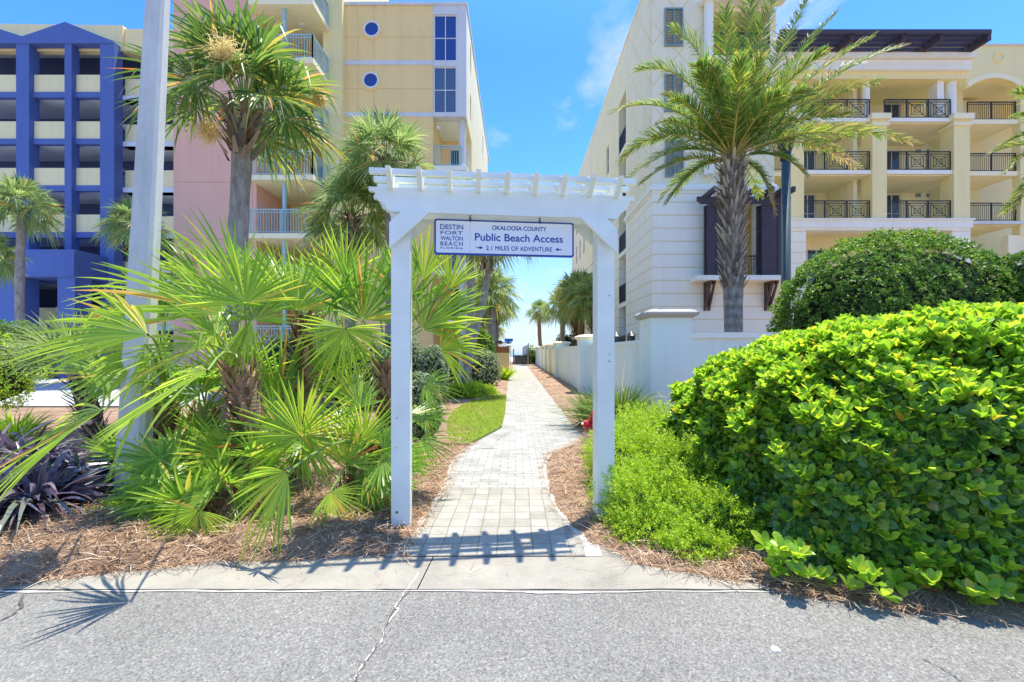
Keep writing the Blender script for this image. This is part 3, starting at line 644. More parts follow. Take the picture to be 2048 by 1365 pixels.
# --- low wall, shed and stairs ------------------------------------------------
def small_wall():
    Y0 = 17.2; a, b = X(425, Y0), X(560, Y0)
    r = root('planter_wall', 'low salmon garden wall with a cream cap behind the palmetto clump', 'wall', (a, Y0, 0))
    G().box(a, b, Y0, Y0+.4, -.05, Z(715, Y0)).build('wall', M['pink'], r)
    G().box(a-.08, b+.08, Y0-.09, Y0+.5, Z(715, Y0), Z(696, Y0)).build('cap', M['cream_light'], r)
small_wall()
def shed():
    Y0 = 27; a, b = X(984, Y0), X(1018, Y0); z = lambda p: Z(p, Y0)
    r = root('garden_shed', 'small ochre shed with orange board top, lattice strip and blue cover left of the path', 'shed', (a, Y0, 0))
    G().box(a, b, Y0, Y0+3.2, -.05, z(706)).build('wall', M['orange'], r)
    g = G(); n = 12
    for k in range(n):
        w = (b-a)/n; g.box(a+k*w+.006, a+(k+1)*w-.006, Y0+.02, Y0+.06, z(706), z(694.5))
    g.box(a, b, Y0+.07, Y0+3.1, z(706), z(695)); g.build('board_panel', M['wood_fence'], r)
    g = G(); zl, zh = z(694), z(686)
    for k in range(-3, 16):
        for s in (-1, 1):
            x0 = a+k*.1; x1 = x0+(zh-zl)
            p, q = ((x0, Y0+.04, zl), (x1, Y0+.04, zh)) if s > 0 else ((x0, Y0+.055, zh), (x1, Y0+.055, zl))
            if x0 >= a-.02 and x1 <= b+.02: g.bar(p, q, .012, .028, up=(0, 1, 0))
    g.box(a, b, Y0+.02, Y0+.08, zl-.02, zl+.02); g.box(a, b, Y0+.02, Y0+.08, zh-.02, zh+.03); g.build('lattice', M['wood_fence'], r)
    g = G(); v = []; nx, ny = 8, 5
    for j in range(ny+1):
        for i in range(nx+1): v.append((a-.1+(b-a+.25)*i/nx, Y0-.12+3.5*j/ny, zh+.06+.08*sin(i*2.1+j)+.05*sin(j*3+i*.7)))
    g.add(v, [(j*(nx+1)+i, j*(nx+1)+i+1, (j+1)*(nx+1)+i+1, (j+1)*(nx+1)+i) for j in range(ny) for i in range(nx)])
    g.box(a+.75, a+1.25, Y0+.3, Y0+.9, zh+.1, zh+.26); g.build('cover', M['tarp'], r)
shed()
def stairs():
    Y0 = 54.5; a, b = X(1028, Y0), X(1054, Y0)
    r = root('boardwalk_stairs', 'grey timber steps rising to the beach at the end of the path', 'stairs', (a, Y0, 0))
    n = 6
    for k in range(n):
        G().box(a, b, Y0+k*.3, Y0+k*.3+.32, .19*(k+1)-.05, .19*(k+1)).build('tread', M['wood_grey'], r)
    g = G()
    for k in range(n): g.box(a+.02, b-.02, Y0+k*.3+.05, Y0+k*.3+.07, .19*k, .19*(k+1)-.05)
    g.build('riser', plain('dark_riser', (.07, .065, .06), .9, bumps=0), r)
    for xx in (a-.08, b+.08):
        g = G(); g.box(xx-.07, xx+.07, Y0-.1, Y0+.06, 0, 1.25); g.box(xx-.07, xx+.07, Y0+1.8, Y0+1.95, 0, 1.9); g.build('post', M['wood_grey'], r)
    G().box(a-.1, b+.1, Y0+1.82, Y0+14, .95, 1.1).build('deck', M['wood_grey'], r)
stairs()
def slat_rail():
    Y0 = 54; r = root('ramp_rail', 'blue grey slatted handrail panel rising on the right side of the beach steps', 'railing', (X(1050, Y0), Y0, 0))
    g = G(); x0, x1 = X(1047, Y0), X(1056, Y0)
    for k in range(6):
        g.bar((x0, Y0+1.6, 1.15+k*.19), (x1, Y0-.2, 1.38+k*.19), .03, .14)
    g.build('slat', plain('blue_grey_paint', (.22, .28, .36), .6), r)
    g = G(); g.box(x1, x1+.1, Y0-.25, Y0-.15, 0, 2.6); g.box(x0-.08, x0, Y0+1.6, Y0+1.7, 0, 2.1); g.build('post', M['wood_grey'], r)
slat_rail()
def info_frame():
    Y0 = 50; x0, x1 = X(1013, Y0), X(1022, Y0); r = root('sign_frame', 'thin dark post frame standing left of the beach steps', 'sign frame', (x0, Y0, 0))
    g = G(); g.box(x1-.05, x1, Y0, Y0+.06, 0, Z(692, Y0)); g.box(x0, x1, Y0, Y0+.06, Z(693, Y0)-.05, Z(692, Y0)); g.box(x0, x1-.05, Y0, Y0+.06, Z(704, Y0)-.05, Z(704, Y0)); g.build('frame', M['lamp_black'], r)
    g = G(); g.box(x0-.3, x1-.1, Y0-.5, Y0, 0, .75); g.lathe((x0+.1, Y0-.25, .75), [(.2, 0), (.25, .1), (.05, .2)], 10); g.build('bin', M['lamp_green'], r)
info_frame()
# --- garden wall with pillars --------------------------------------------------
def garden_wall():
    r = root('garden_wall', 'long pale stucco garden wall with capped pillars along the right side of the path', 'wall', (2.4, 8.6, 0))
    py_ = [8.6, 15.9, 26.0, 31.4, 36, 41, 46.5, 52, 57.5]; xf = 2.25
    def pillar(x0, x1, y0, y1, h, near=False):
        p = G().box(x0, x1, y0, y1, -.05, h-.17).build('pillar', M['wall_w'], r)
        g = G(); o = .02
        prof = [(.015, h-.17), (.05, h-.14), (.09, h-.12), (.10, h-.07), (.075, h-.045), (.03, h-.02), (-.02, h-.005), (-.34, h+.03)]
        v = []
        for e, z in prof: v += [(x0-e, y0-e, z), (x1+e, y0-e, z), (x1+e, y1+e, z), (x0-e, y1+e, z)]
        f = [(4*i+j, 4*i+(j+1) % 4, 4*i+4+(j+1) % 4, 4*i+4+j) for i in range(len(prof)-1) for j in range(4)]+[(3, 2, 1, 0), tuple(4*(len(prof)-1)+j for j in range(4))]
        g.add(v, f); g.build('pillar_cap', M['cap'] if near else M['cream_light'], p)
    pillar(2.57, 3.36, 8.6, 9.4, 2.33, True)
    for y in py_[1:]: pillar(xf, xf+.8, y, y+.8, 2.12)
    ys = [9.4]+[y+.4 for y in py_[1:]]
    g = G()
    for i, (a, b) in enumerate(zip(ys, ys[1:])):
        a2 = a if i == 0 else a+.4
        g.box(2.42 if i else 2.62, 2.72 if i else 2.88, a2, b-.4, -.05, 1.68)
    g.build('wall', M['wall_w'], r)
    g = G()
    for i, (a, b) in enumerate(zip(ys, ys[1:])):
        a2 = a if i == 0 else a+.4
        x0 = 2.42 if i else 2.62
        g.box(x0-.035, x0+.34, a2, b-.4, 1.68, 1.76)
    g.build('coping', M['wall_w'], r)
    G().box(3.36, 10, 8.85, 9.15, -.05, 1.78).build('wall', M['wall_w'], r)
    G().box(3.36, 10, 8.80, 9.2, 1.78, 1.89).build('coping', M['white_st'], r)
garden_wall()
# --- right building ------------------------------------------------------------
def right_building():
    Yt = 20.5; x = lambda p: X(p, Yt); z = lambda p: Z(p, Yt); xl, xr = x(1305), x(1549)
    zc = z(372); top = 19.0
    r = root('cream_building', 'large cream and white stucco apartment building with black balcony railings right of the path', 'building', (xl, Yt, 0))
    ops1 = [(x(1432), x(1512), z(562), z(400))]
    g = G(); wall(g, 'x', xl, xr, -.1, zc-.35, Yt, .4, ops1); wall(g, 'y', Yt+.001, 25.5, -.1, zc-.35, xl+.001, .4)
    g.build('tower_base', M['rust_w'], r)
    g = G(); 
    for e, a, b in ((.05, zc-.35, zc-.22), (.12, zc-.22, zc-.05), (.07, zc-.05, zc+.06)):
        g.box(xl-e, xr+e, Yt-e, Yt+.4, a, b); g.box(xl-e, xl+.4, Yt+.401, 25.5, a, b)
    g.build('cornice', M['white_st'], r)
    lo = [(x(1424), x(1541), z(110+131*k), z(22+131*k)) for k in range(2)]
    ops2 = lo
    g = G(); wall(g, 'x', xl+.02, xr, zc+.06, top, Yt+.03, .35, ops2); g.build('tower_wall', M['lattice'], r)
    for a, b, c, d in lo:
        g = G(); g.box(a-.3, b+.3, Yt+.4, Yt+2.6, c-.25, c-.02); g.box(a-.3, b+.3, Yt+.4, Yt+2.6, d+.02, d+.25); g.box(a-.5, b+.5, Yt+2.6, Yt+2.8, c-.25, d+.25)
        g.box(a-.5, a-.3, Yt+.4, Yt+2.6, c-.25, d+.25); g.box(b+.3, b+.5, Yt+.4, Yt+2.6, c-.25, d+.25); s = g.build('balcony', M['cream'], r)
        railing(s, [(a, Yt+.1), (b, Yt+.1)], c, c+1.05, M['iron'], .11)
    for px in (1405, 1549):
        g = G(); g.tube([(x(px)+.2, Yt-.2, z(354)), (x(px)+.2, Yt-.2, z(14))], .2, 16); g.build('column', M['white_st'], r) if px < 1500 else None
    G().box(x(1398), xr+.3, Yt-.5, Yt, z(14), z(4)).build('entablature', M['white_st'], r)
    for k in range(3):   # louvred shutters
        a, b, c, d = x(1329)+(k > 1)*.03, x(1366)+(k > 1)*.03, z(93+131*k), z(17+131*k)
        g = G(); g.box(a, b, Yt-.05, Yt+.04, c, c+.07); g.box(a, b, Yt-.05, Yt+.04, d-.07, d); g.box(a, a+.06, Yt-.05, Yt+.04, c+.07, d-.07); g.box(b-.06, b, Yt-.05, Yt+.04, c+.07, d-.07); m_ = (a+b)/2; g.box(m_-.03, m_+.03, Yt-.053, Yt+.04, c+.07, d-.07)
        f = g.build('shutter', M['shutter'], r)
        g = G(); zz = c+.09
        while zz < d-.1: g.prism([(a+.06, Yt-.035, zz), (a+.06, Yt+.02, zz+.05), (a+.06, Yt+.02, zz+.062), (a+.06, Yt-.035, zz+.012)], (b-a-.12, 0, 0)); zz += .075
        g.build('louvre', M['shutter'], f)
    # window bay with plum shutters under a small pergola
    g = G(); g.box(x(1380), x(1562), Yt-.85, Yt-.002, z(566), z(557)); s = g.build('bay_sill', M['white_st'], r)
    for a_, b_ in ((1402, 1414), (1418, 1430), (1433, 1446), (1507, 1518), (1521, 1534), (1536, 1546)):
        G().box(x(a_)+.05, x(b_)+.12, Yt-.62, Yt-.42, z(557), z(418)).build('shutter_board', M['purple'], r)
    for a_, b_ in ((1402, 1446), (1505, 1547)): G().box(x(a_), x(b_)+.02, Yt-.40, Yt-.3, z(557), z(418)).build('shutter_board', M['purple'], r)
    g = G(); zz = z(418)
    for y in (Yt-.75,): g.prism([(x(1386)-.1, y, zz+.13), (x(1390), y, zz), (x(1556), y, zz), (x(1562), y, zz+.13), (x(1562), y, zz+.3), (x(1386)-.1, y, zz+.3)], (0, .1, 0))
    for px in (1404, 1431, 1480, 1512, 1535, 1552):
        g.bar((x(px), Yt-.0, zz+.42), (x(px), Yt-1.35, zz+.42), .13, .22)
    g.build('bay_pergola', M['purple'], r)
    for px in (1409, 1530):
        g = G()
        for o in (0, .18):
            a = x(px)+o; g.bar((a, Yt-.05, z(566)), (a, Yt-.05, z(622)), .09, .1); g.bar((a, Yt-.05, z(566)-.06), (a, Yt-.7, z(566)-.06), .09, .12); g.bar((a, Yt-.08, z(615)), (a, Yt-.62, z(566)-.1), .085, .1)
        g.build('bracket', M['brown_w'], r)
    G().box(x(1420), x(1530), Yt+2.3, Yt+2.5, 2, zc).build('bay_back', M['cream_light'], r)
    G().box(x(1420), x(1530), Yt+.42, Yt+2.3, z(400)+.05, z(400)+.25).build('bay_ceiling', M['cream_light'], r)
    G().box(x(1420), x(1530), Yt+.42, Yt+2.3, z(562)-.25, z(562)-.02).build('bay_floor', M['cream_light'], r)
    window(r, 'x', x(1440), x(1470), z(560), z(440), Yt+2.2, 1, 'pane', 1, 1); railing(r, [(x(1434), Yt-.15), (x(1510), Yt-.15)], z(557), z(514), M['iron'], .12, motif=True)
    # side facade towards the beach
    slot = (25.5, 27.3)
    nfl = [(z0, z0+1.9) for z0 in (1.0, 4.3, 7.5, 10.6, 13.6)]
    wn = [(y, y+.85, a, b) for y in (30.2, 35.8, 41.0, 46) for a, b in nfl]+[(y, y+.85, a, b) for y in (33, 43.5) for a, b in nfl[:4]]
    g = G(); wall(g, 'y', Yt+.39, slot[0], zc+.06, top, xl+.003, .4)
    g.build('tower_side', M['lattice'], r)
    g = G(); wall(g, 'y', slot[1], 50, zc-.3, top, xl+.003, .35, [w for w in wn if w[2] > zc-.3]); g.box(xl+.003, xl+.35, slot[0], slot[1], 16.4, top); g.build('side_wall', M['side_cream'], r)
    wall_b = G(); wall(wall_b, 'y', slot[1], 50, -.1, zc-.303, xl+.003, .35, [w for w in wn if w[3] < zc-.3]); wall_b.build('side_base', M['rust_w'], r)
    G().box(xl-.08, xl+.003, slot[1], 50, zc-.35, zc-.12).build('string_course', M['white_st'], r)
    for y0, y1, a, b in wn: window(r, 'y', y0, y1, a, b, xl+.06, 1, 'pane', 1, 2, bar_=.06)
    g = G(); g.box(xl+1.3, xl+1.5, slot[0]-.3, slot[1]+.3, 0, 18); g.box(xl+.36, xl+1.3, slot[1], slot[1]+.2, 0, 18); g.box(xl+.36, xl+1.3, slot[0]-.2, slot[0], 0, 18); g.build('slot_wall', M['trim'], r)
    for zz in (1.4, 4.4, 7.4, 10.4, 13.4):
        s = G().box(xl+.004, xl+1.3, slot[0], slot[1], zz-.25, zz).build('balcony', M['white_st'], r)
        railing(s, [(xl+.06, slot[0]), (xl+.06, slot[1])], zz, zz+1.05, M['iron'], .1)
        window(s, 'y', slot[0]+.3, slot[1]-.3, zz+.05, zz+2.1, xl+1.28, -1, 'pane', 2, 1)
    G().box(xl, xl+14, 50-.01, 50.3, 0, top).build('end_wall', M['side_cream'], r)
    G().box(xl+.4, xr-.3, Yt+.8, 50, top-.3, top-.01).build('roof', M['trim'], r)
    G().box(xl-.06, xl+.42, Yt, 50.3, top-.02, top+.1).build('parapet_cap', M['white_st'], r)
    # wing with balconies
    Yw = 25.5; x = lambda p: X(p, Yw); z = lambda p: Z(p, Yw); e0, e1 = x(1540), x(1941)
    G().box(xr-.2, xr, Yt+.4, Yw+3, -.1, top).build('return_wall', M['cream'], r)
    floors = [z(234), z(339), z(438)]
    pil = [(1582, 1608), (1745, 1774), (1908, 1940)]
    for i, (a, b) in enumerate(pil):
        g = G(); g.box(x(a), x(b), Yw, Yw+.85, z(438), z(232)); p = g.build('pillar', M['cream'], r)
        g = G(); g.box(x(a)-.08, x(b)+.08, Yw-.08, Yw+.93, z(252), z(246)); g.box(x(a)-.14, x(b)+.14, Yw-.14, Yw+.99, z(238)-.05, z(232)+.1); g.build('pillar_cap', M['cream_light'], p)
    cb = [(x(a)-.1, b) for a, b in pil]
    for i, px in enumerate((1596, 1745)):
        c = x(px); g = G(); g.lathe((c, Yw+.5, z(230)+.03), [(.27, 0), (.27, .12), (.2, .2), (.2, 1.75), (.19, 2.1), (.25, 2.2), (.27, 2.32)], 18); g.build('column', M['white_st'], r)
    g = G(); g.box(x(1883), x(1896), Yw+.25, Yw+.8, z(230)+.1, z(148)); g.tube([(x(1916), Yw+.45, z(230)+.1), (x(1916), Yw+.45, z(148))], .26, 18); g.build('column', M['white_st'], r)
    g = G(); g.box(x(1545), x(1937), Yw+.05, Yw+1.0, z(157), z(143)); g.build('beam', M['cream'], r)
    g = G(); g.box(x(1540), x(1938), Yw-.15, Yw+1.1, z(143), z(123)); g.box(x(1538), x(1942), Yw-.35, Yw+1.1, z(122), z(113)); g.build('cornice', M['white_st'], r)
    G().box(x(1540), x(1942), Yw+.5, Yw+1.2, z(113), z(86)).build('attic_wall', M['cream'], r)
    Yb = 28.6
    dops = [(X(1768, Yb), X(1802, Yb), f+.02, f+2.5) for f in floors]+[(X(1600, Yb), X(1632, Yb), f+.02, f+2.5) for f in floors]
    g = G(); wall(g, 'x', e0-3, X(1960, Yb), z(445), z(140), Yb, .3, dops); g.build('back_wall', M['cream_light'], r)
    for k, (a, b, c, d) in enumerate(dops): window(r, 'x', a, b, c, d, Yb+.05, 1, 'pane_blind' if k > 2 else 'pane', 2, 2, bar_=.07, name='glass_door')
    for f in floors:
        for xx in (X(1836, Yb), X(1858, Yb)): G().box(xx-.16, xx+.16, Yb-.04, Yb-.001, f+2.3, f+2.5).build('vent', M['shutter'], r)
        G().box(X(1668, Yb), X(1698, Yb), Yb-.05, Yb-.001, f, f+2.1).build('door', M['door_c'], r)
        G().box(X(1655, Yb), X(1662, Yb), Yw+.9, Yb-.06, f, f+2.6).build('partition', M['cream_light'], r)
    bays = [(x(1608)+.002, x(1745)-.9), (x(1774)+.002, x(1908)-.002)]
    bays = [(x(1608)+.002, x(1745)-.002), (x(1774)+.002, x(1908)-.002)]
    for f in floors:
        s = G().box(e0-2, e1, Yw+.3, Yb-.001, f-.26, f-.002).build('balcony', M['cream_light'], r)
        for a, b in bays: G().box(a, b, Yw+.1, Yw+.3, f-.22, f-.001).build('balcony_edge', M['white_st'], s); railing(s, [(a+.02, Yw+.2), (b-.02, Yw+.2)], f, f+1.08, M['iron'], .11, motif=True)
        railing(s, [(x(1548), Yw+.2), (x(1580), Yw+.2)], f, f+1.08, M['iron'], .11)
    G().box(e0-2, e1, Yw+.99, Yb-.001, z(150), z(143)).build('ceiling', M['cream'], r)
    for i in (0, 1): pass
    # base of the wing
    g = G(); g.box(x(1582)-.05, e1+.1, Yw-.06, Yw+1.0, z(456), z(441)); g.box(x(1582)-.12, e1+.16, Yw-.14, Yw+1.0, z(441), z(438)-.003); g.build('base_band', M['white_st'], r)
    g = G(); wall(g, 'x', x(1582), e1, -.1, z(456), Yw, .6, [(x(1612), x(1905), z(640), z(461))]); g.build('wing_base', M['rust_w'], r)
    G().box(x(1580), e1, Yb, Yb+.2, -.1, z(445)).build('base_back', M['cream_light'], r)
    window(r, 'x', X(1612, Yb), X(1650, Yb), z(560), z(475), Yb-.08, 1, 'pane', 2, 1)
    # plum pergola on the roof
    g = G(); ze = z(112); Yp0, Yp1 = 24.1, 26.3
    xa, xb = X(1560, Yp0), X(1982, Yp0)
    for y, hh in ((Yp0, .22), (24.4, .2), (24.75, .2), (25.1, .2), (25.45, .2), (25.8, .2), (26.2, .26)): g.bar((xa+(y-Yp0)*.2, y, ze+.36-(y-Yp0)*.05), (xb-(y-Yp0)*.0, y, ze+.36-(y-Yp0)*.05), .09, hh)
    for px in (1545, 1665, 1765, 1835, 1925):
        a = x(px); g.bar((a, Yw+.55, z(106)), (a+.12, Yp0+.06, ze+.18), .22, .42)
    g.build('roof_pergola', M['purple'], r)
    G().box(X(1872, 25.9), X(1884, 25.9), 25.7, 25.99, z(112), z(107)).build('roof_light', M['lamp_black'], r)
    # right section with arches
    Ya = 26.2; x = lambda p: X(p, Ya); z = lambda p: Z(p, Ya); a0, a1 = x(1943), x(2300)
    fl = [z(237), z(341), z(441)]
    n = 14; o0, o1 = x(1937), x(2041); zs, zt = z(176), z(157); mid = (o0+o1)/2
    arc = [(o0+(o1-o0)*k/n, zs+(zt-zs)*sin(pi*k/n)**.75) for k in range(n+1)]
    g = G(); g.prism([(a0-.3, Ya, z(92)), (a0-.3, Ya, zs), *[(u, Ya, w) for u, w in arc if u > a0-.2], (o1, Ya, zs), (a1, Ya, zs), (a1, Ya, z(92))], (0, .45, 0))
    g.box(o1, x(2110), Ya, Ya+.45, z(470), zs-.002); g.box(x(2215), a1, Ya, Ya+.45, z(470), zs-.002); g.build('arch_wall', M['cream'], r)
    g = G(); arc2 = [(mid+(u-mid)*1.07, w+.28) for u, w in arc]
    for k in range(n): g.prism([(arc[k][0], Ya-.05, arc[k][1]), (arc[k+1][0], Ya-.05, arc[k+1][1]), (arc2[k+1][0], Ya-.05, arc2[k+1][1]), (arc2[k][0], Ya-.05, arc2[k][1])], (0, .049, 0))
    g.build('arch_trim', M['cream_light'], r)
    g = G(); cxr, czr = x(1997), z(115); v = []
    for k in range(24):
        a = 2*pi*k/24
        for rr, yy in ((.22, Ya), (.24, Ya-.07), (.32, Ya-.07), (.34, Ya)): v.append((cxr+rr*cos(a), yy, czr+rr*sin(a)))
    g.add(v, [(4*k+j, 4*k+j+1, 4*((k+1) % 24)+j+1, 4*((k+1) % 24)+j) for k in range(24) for j in range(3)]); g.build('ring_ornament', M['cream'], r)
    G().box(a0-.3, a1, Ya-.08, Ya+.5, z(92), z(90)+.03).build('parapet_cap', M['trim'], r)
    g = G(); wall(g, 'x', a0-.5, a1, -.1, z(140), 29.6, .3); g.box(a0-.3, a0+.9, Ya+1.4, 29.6, -.1, z(140)); g.build('back_wall', M['cream_light'], r)
    for f in fl:
        s = G().box(a0-.3, o1-.002, Ya+.12, 29.6, f-.26, f).build('balcony', M['cream_light'], r)
        railing(s, [(a0+.01, Ya+.25), (o1-.03, Ya+.25)], f, f+1.08, M['iron'], .11)
        G().box(x(1992), x(2010), 29.5, 29.599, f, f+2.1).build('door', M['door_c'], r)
        if f == fl[2]: pass
    G().box(a0-.3, a1, Ya+.451, 29.6, z(150), z(143)).build('ceiling', M['cream_light'], r)
    G().box(o1-.6, a1, Ya+.1, Ya+.5, -.1, z(470)-.002).build('base_wall', M['cream_light'], r)
    G().box(e1+.16, a1, Ya-.1, Ya+.2, z(449), z(444)).build('base_band', M['trim'], r)
right_building()
# ------------------------------------------------------------------ the arbor and its sign
def arbor():
    RZ = rad(6.2); O = np.array((-.10, 3.94, 0))
    r = root('garden_arbor', 'white timber arbor with scrolled beams and rafters spanning the start of the path', 'arbor', O, rz=RZ)
    wp = M['white_paint']; bb, bt = 2.665, 2.865; hx = .885
    for s in (-1, 1):
        G().box(s*hx-.077, s*hx+.077, -.075, .075, -.05, 2.84).build('post', wp, r, local=True)
    def outline(y):
        half = [(1.135, bt), (1.135, bt-.035), (1.09, bt-.04), (1.085, bt-.06), (1.06, bt-.115), (1.035, bt-.125), (1.03, bt-.14), (1.005, bt-.148), (1.0, bt-.165), (.985, bt-.188), (.955, bb)]
        return [(a, y, b) for a, b in half]+[(-a, y, b) for a, b in half[::-1]]
    for y in (-.116, .078): G().prism(outline(y), (0, .038, 0)).build('beam', wp, r, local=True)
    for s in (-1, 1):
        for y in (-.152, .118):
            e = s*(hx+.079)
            pts = [(e, y, bb-.31), (e, y, bb-.10), (e-s*.10, y, bb-.002), (e-s*.33, y, bb-.002)]
            G().prism(pts, (0, .034, 0)).build('brace', wp, r, local=True)
    for k in range(9):
        x = -.955+k*.239
        g = G(); z0, z1 = bt-.025, bt+.112
        g.prism([(x-.019, -.285, z1), (x-.019, -.275, z1-.025), (x-.019, -.15, z0), (x-.019, .15, z0), (x-.019, .275, z1-.025), (x-.019, .285, z1)], (.038, 0, 0))
        g.build('rafter', wp, r, local=True)
    for k, y in enumerate((-.17, .01, .18)):
        G().box(-1.118, 1.118, y-.019, y+.019, bt+.083, bt+.129).build('top_slat', wp, r, local=True)
    for s, z, q in ((-1, .16, .014), (1, 1.48, .006), (1, 1.42, .008), (-1, .95, .006), (-1, .70, .005), (1, 2.0, .006)):
        xx = s*hx+.03*s; G().prism([(xx+q*cos(a)*(1+.4*sin(3*a)), -.0775, z+q*.8*sin(a)) for a in np.linspace(0, 2*pi, 9)[:-1]], (0, .002, 0)).build('knot', M['bark_twig'], r, local=True)
    # hanging sign
    sg = root('hanging_sign', 'white and blue beach access sign hanging under the arbor beam', 'sign', O, rz=RZ)
    zc = 2.495; w, h = 1.222, .305; k = .001246; y = 0.0
    def rrect(w, h, rr, y):
        p = []
        for cx_, cz_, a0 in ((w/2-rr, h/2-rr, 0), (-w/2+rr, h/2-rr, 90), (-w/2+rr, -h/2+rr, 180), (w/2-rr, -h/2+rr, 270)):
            for a in range(0, 91, 15): p.append((cx_+rr*cos(rad(a+a0)), y, zc+cz_+rr*sin(rad(a+a0))))
        return p
    G().prism(rrect(w, h, .02, y-.012), (0, .024, 0)).build('frame', M['blue_sign'], sg, local=True)
    fm, N, L, b, o = newmat('sign_face'); v = coords(N, L)
    sp = N.new('ShaderNodeSeparateXYZ'); L.new(v, sp.inputs[0])
    d = math(N, L, 'ABSOLUTE', math(N, L, 'ADD', sp.outputs['X'], .304)); nz_ = noise(N, L, coords(N, L, (60, 1, 4)), 1, 4)
    st = math(N, L, 'MULTIPLY', math(N, L, 'LESS_THAN', d, .006), math(N, L, 'MULTIPLY', nz_, .5))
    mx = N.new('ShaderNodeMixRGB'); L.new(st, mx.inputs[0]); mx.inputs[1].default_value = (.78, .80, .83, 1); mx.inputs[2].default_value = (.62, .42, .30, 1)
    L.new(mx.outputs[0], b.inputs['Base Color']); b.inputs['Roughness'].default_value = .35
    G().prism(rrect(w-.030, h-.030, .014, y-.0145), (0, .004, 0)).build('face', fm, sg, local=True)
    def text(s, u, z, width, cap, bold=0.0, serif=False, sp=1.0):
        cu = bpy.data.curves.new('lettering', 'FONT'); cu.body = s; cu.align_x = 'CENTER'; cu.offset = 0; cu.extrude = .0; cu.space_character = sp
        cu.size = 1; t = bpy.data.objects.new('lettering', cu); COL.objects.link(t); bpy.context.view_layer.update()
        me = bpy.data.meshes.new_from_object(t.evaluated_get(bpy.context.evaluated_depsgraph_get())); bpy.data.objects.remove(t)
        n = len(me.vertices); co = np.empty(n*3); me.vertices.foreach_get('co', co); co = co.reshape(-1, 3)
        x0, x1 = co[:, 0].min(), co[:, 0].max(); y1 = .729*1.0 if False else None
        capv = [c for c in s if c.isupper() or c.isdigit()]; hcap = .69
        sx = width*k/(x1-x0); sz = cap*k/hcap
        xs = (co[:, 0]-(x0+x1)/2)*sx+(u-1012)*k; zs = (co[:, 1]-hcap/2)*sz+zc+z*k
        out = np.stack([xs, np.full(n, y-.0160), zs], 1); me.vertices.foreach_set('co', out.ravel()); me.update()
        fs = [tuple(f.vertices) for f in me.polygons]; g = G(); q = bold*.055
        for j, (dx, dz) in enumerate(((0, 0), (q, 0), (-q, 0), (0, q), (0, -q)) if bold else ((0, 0),)): g.add(out+np.array((dx, -.00006*j, dz)), fs)
        g.build('lettering', M['blue_sign'], sg, local=True)
    text('DESTIN', 641, 68, 156, 33, .014); text('FORT', 641, 27, 152, 24, .008); text('WALTON', 641, -11, 152, 28, .010); text('BEACH', 641, -48, 152, 27, .012, sp=1.25); text('FLORIDA', 641, -78, 154, 12, .01, sp=1.3)
    text('OKALOOSA COUNTY', 1112, 71, 383, 29, .018); text('Public Beach Access', 1112, 4, 620, 50, .028); text('2.1 MILES OF ADVENTURE', 1112, -71, 465, 30, .012, sp=1.06)
    for s in (-1, 1):
        cx_ = (1112+s*273-1012)*k; z0 = zc-71*k; g = G(); yy = y-.0158
        q = [(-s*19, 0), (0, 10), (s*17, 1.2), (s*30, 6), (s*26, 0), (s*30, -6), (s*17, -1.2), (0, -10)]
        q = [(-s*-19, 0)] and q
        g.add([(cx_-a*k*-1, yy, z0+b*k) for a, b in q], [(0, 1, 2, 6+0 if False else 6, 7), (2, 3, 4, 5, 6)]); g.build('fish_mark', M['blue_sign'], sg, local=True)
    for u in (768, 1258):
        cx_ = (u-1012)*k; g = G()
        for j, (zz, rot) in enumerate(((zc+h/2+.010, 0), (zc+h/2+.028, 1), (zc+h/2+.044, 0))):
            pts = [(cx_+(.009*cos(a) if not rot else 0), y+(.009*cos(a) if rot else 0), zz+.012*sin(a)) for a in np.linspace(0, 2*pi, 11)]
            g.tube(pts, .003, 6, cap=False)
        g.bar((cx_, y-.014, zc+h/2-.02), (cx_, y-.014, zc+h/2+.01), .008, .006); g.build('chain', M['rust'], sg, local=True)
arbor()
# ------------------------------------------------------------------ concrete pole, street lamp, hydrant
def pole():
    m, N, L, b, o = newmat('spun_concrete'); v = coords(N, L, (1, 1, .25)); n1 = noise(N, L, v, 5, 8, .7); n2 = noise(N, L, coords(N, L), 90, 3, .7)
    L.new(ramp(N, L, math(N, L, 'ADD', math(N, L, 'MULTIPLY', n1, .7), math(N, L, 'MULTIPLY', n2, .3)), [(.35, (.46, .465, .44)), (.52, (.60, .60, .565)), (.68, (.70, .695, .65))]), b.inputs['Base Color'])
    b.inputs['Roughness'].default_value = .9; bump(N, L, n2, .5, .004, b)
    a = np.array((X(264, 4.43), 4.43, -.1)); d = np.array(((X(314, 4.43)-a[0])/5.07, .004, 1)); g = G(); prof = [(1, .38), (1, -.72), (.72, -1), (-.38, -1), (-1, -.72), (-1, .38), (-.72, 1), (.72, 1)]
    v = []
    for zz in (0, 4, 9): r_ = .122-.0078*zz; v += [a+d*zz+np.array((p*r_*cos(.2)-q*r_*sin(.2), p*r_*sin(.2)+q*r_*cos(.2), 0)) for p, q in prof]
    g.add(v, [(8*i+j, 8*i+(j+1) % 8, 8*i+8+(j+1) % 8, 8*i+8+j) for i in range(2) for j in range(8)]+[tuple(range(16, 24))])
    o = g.build('utility_pole', m, loc=tuple(a)); tag(o, 'tall pale grey concrete utility pole leaning slightly right among the palmettos', 'utility pole')
pole()
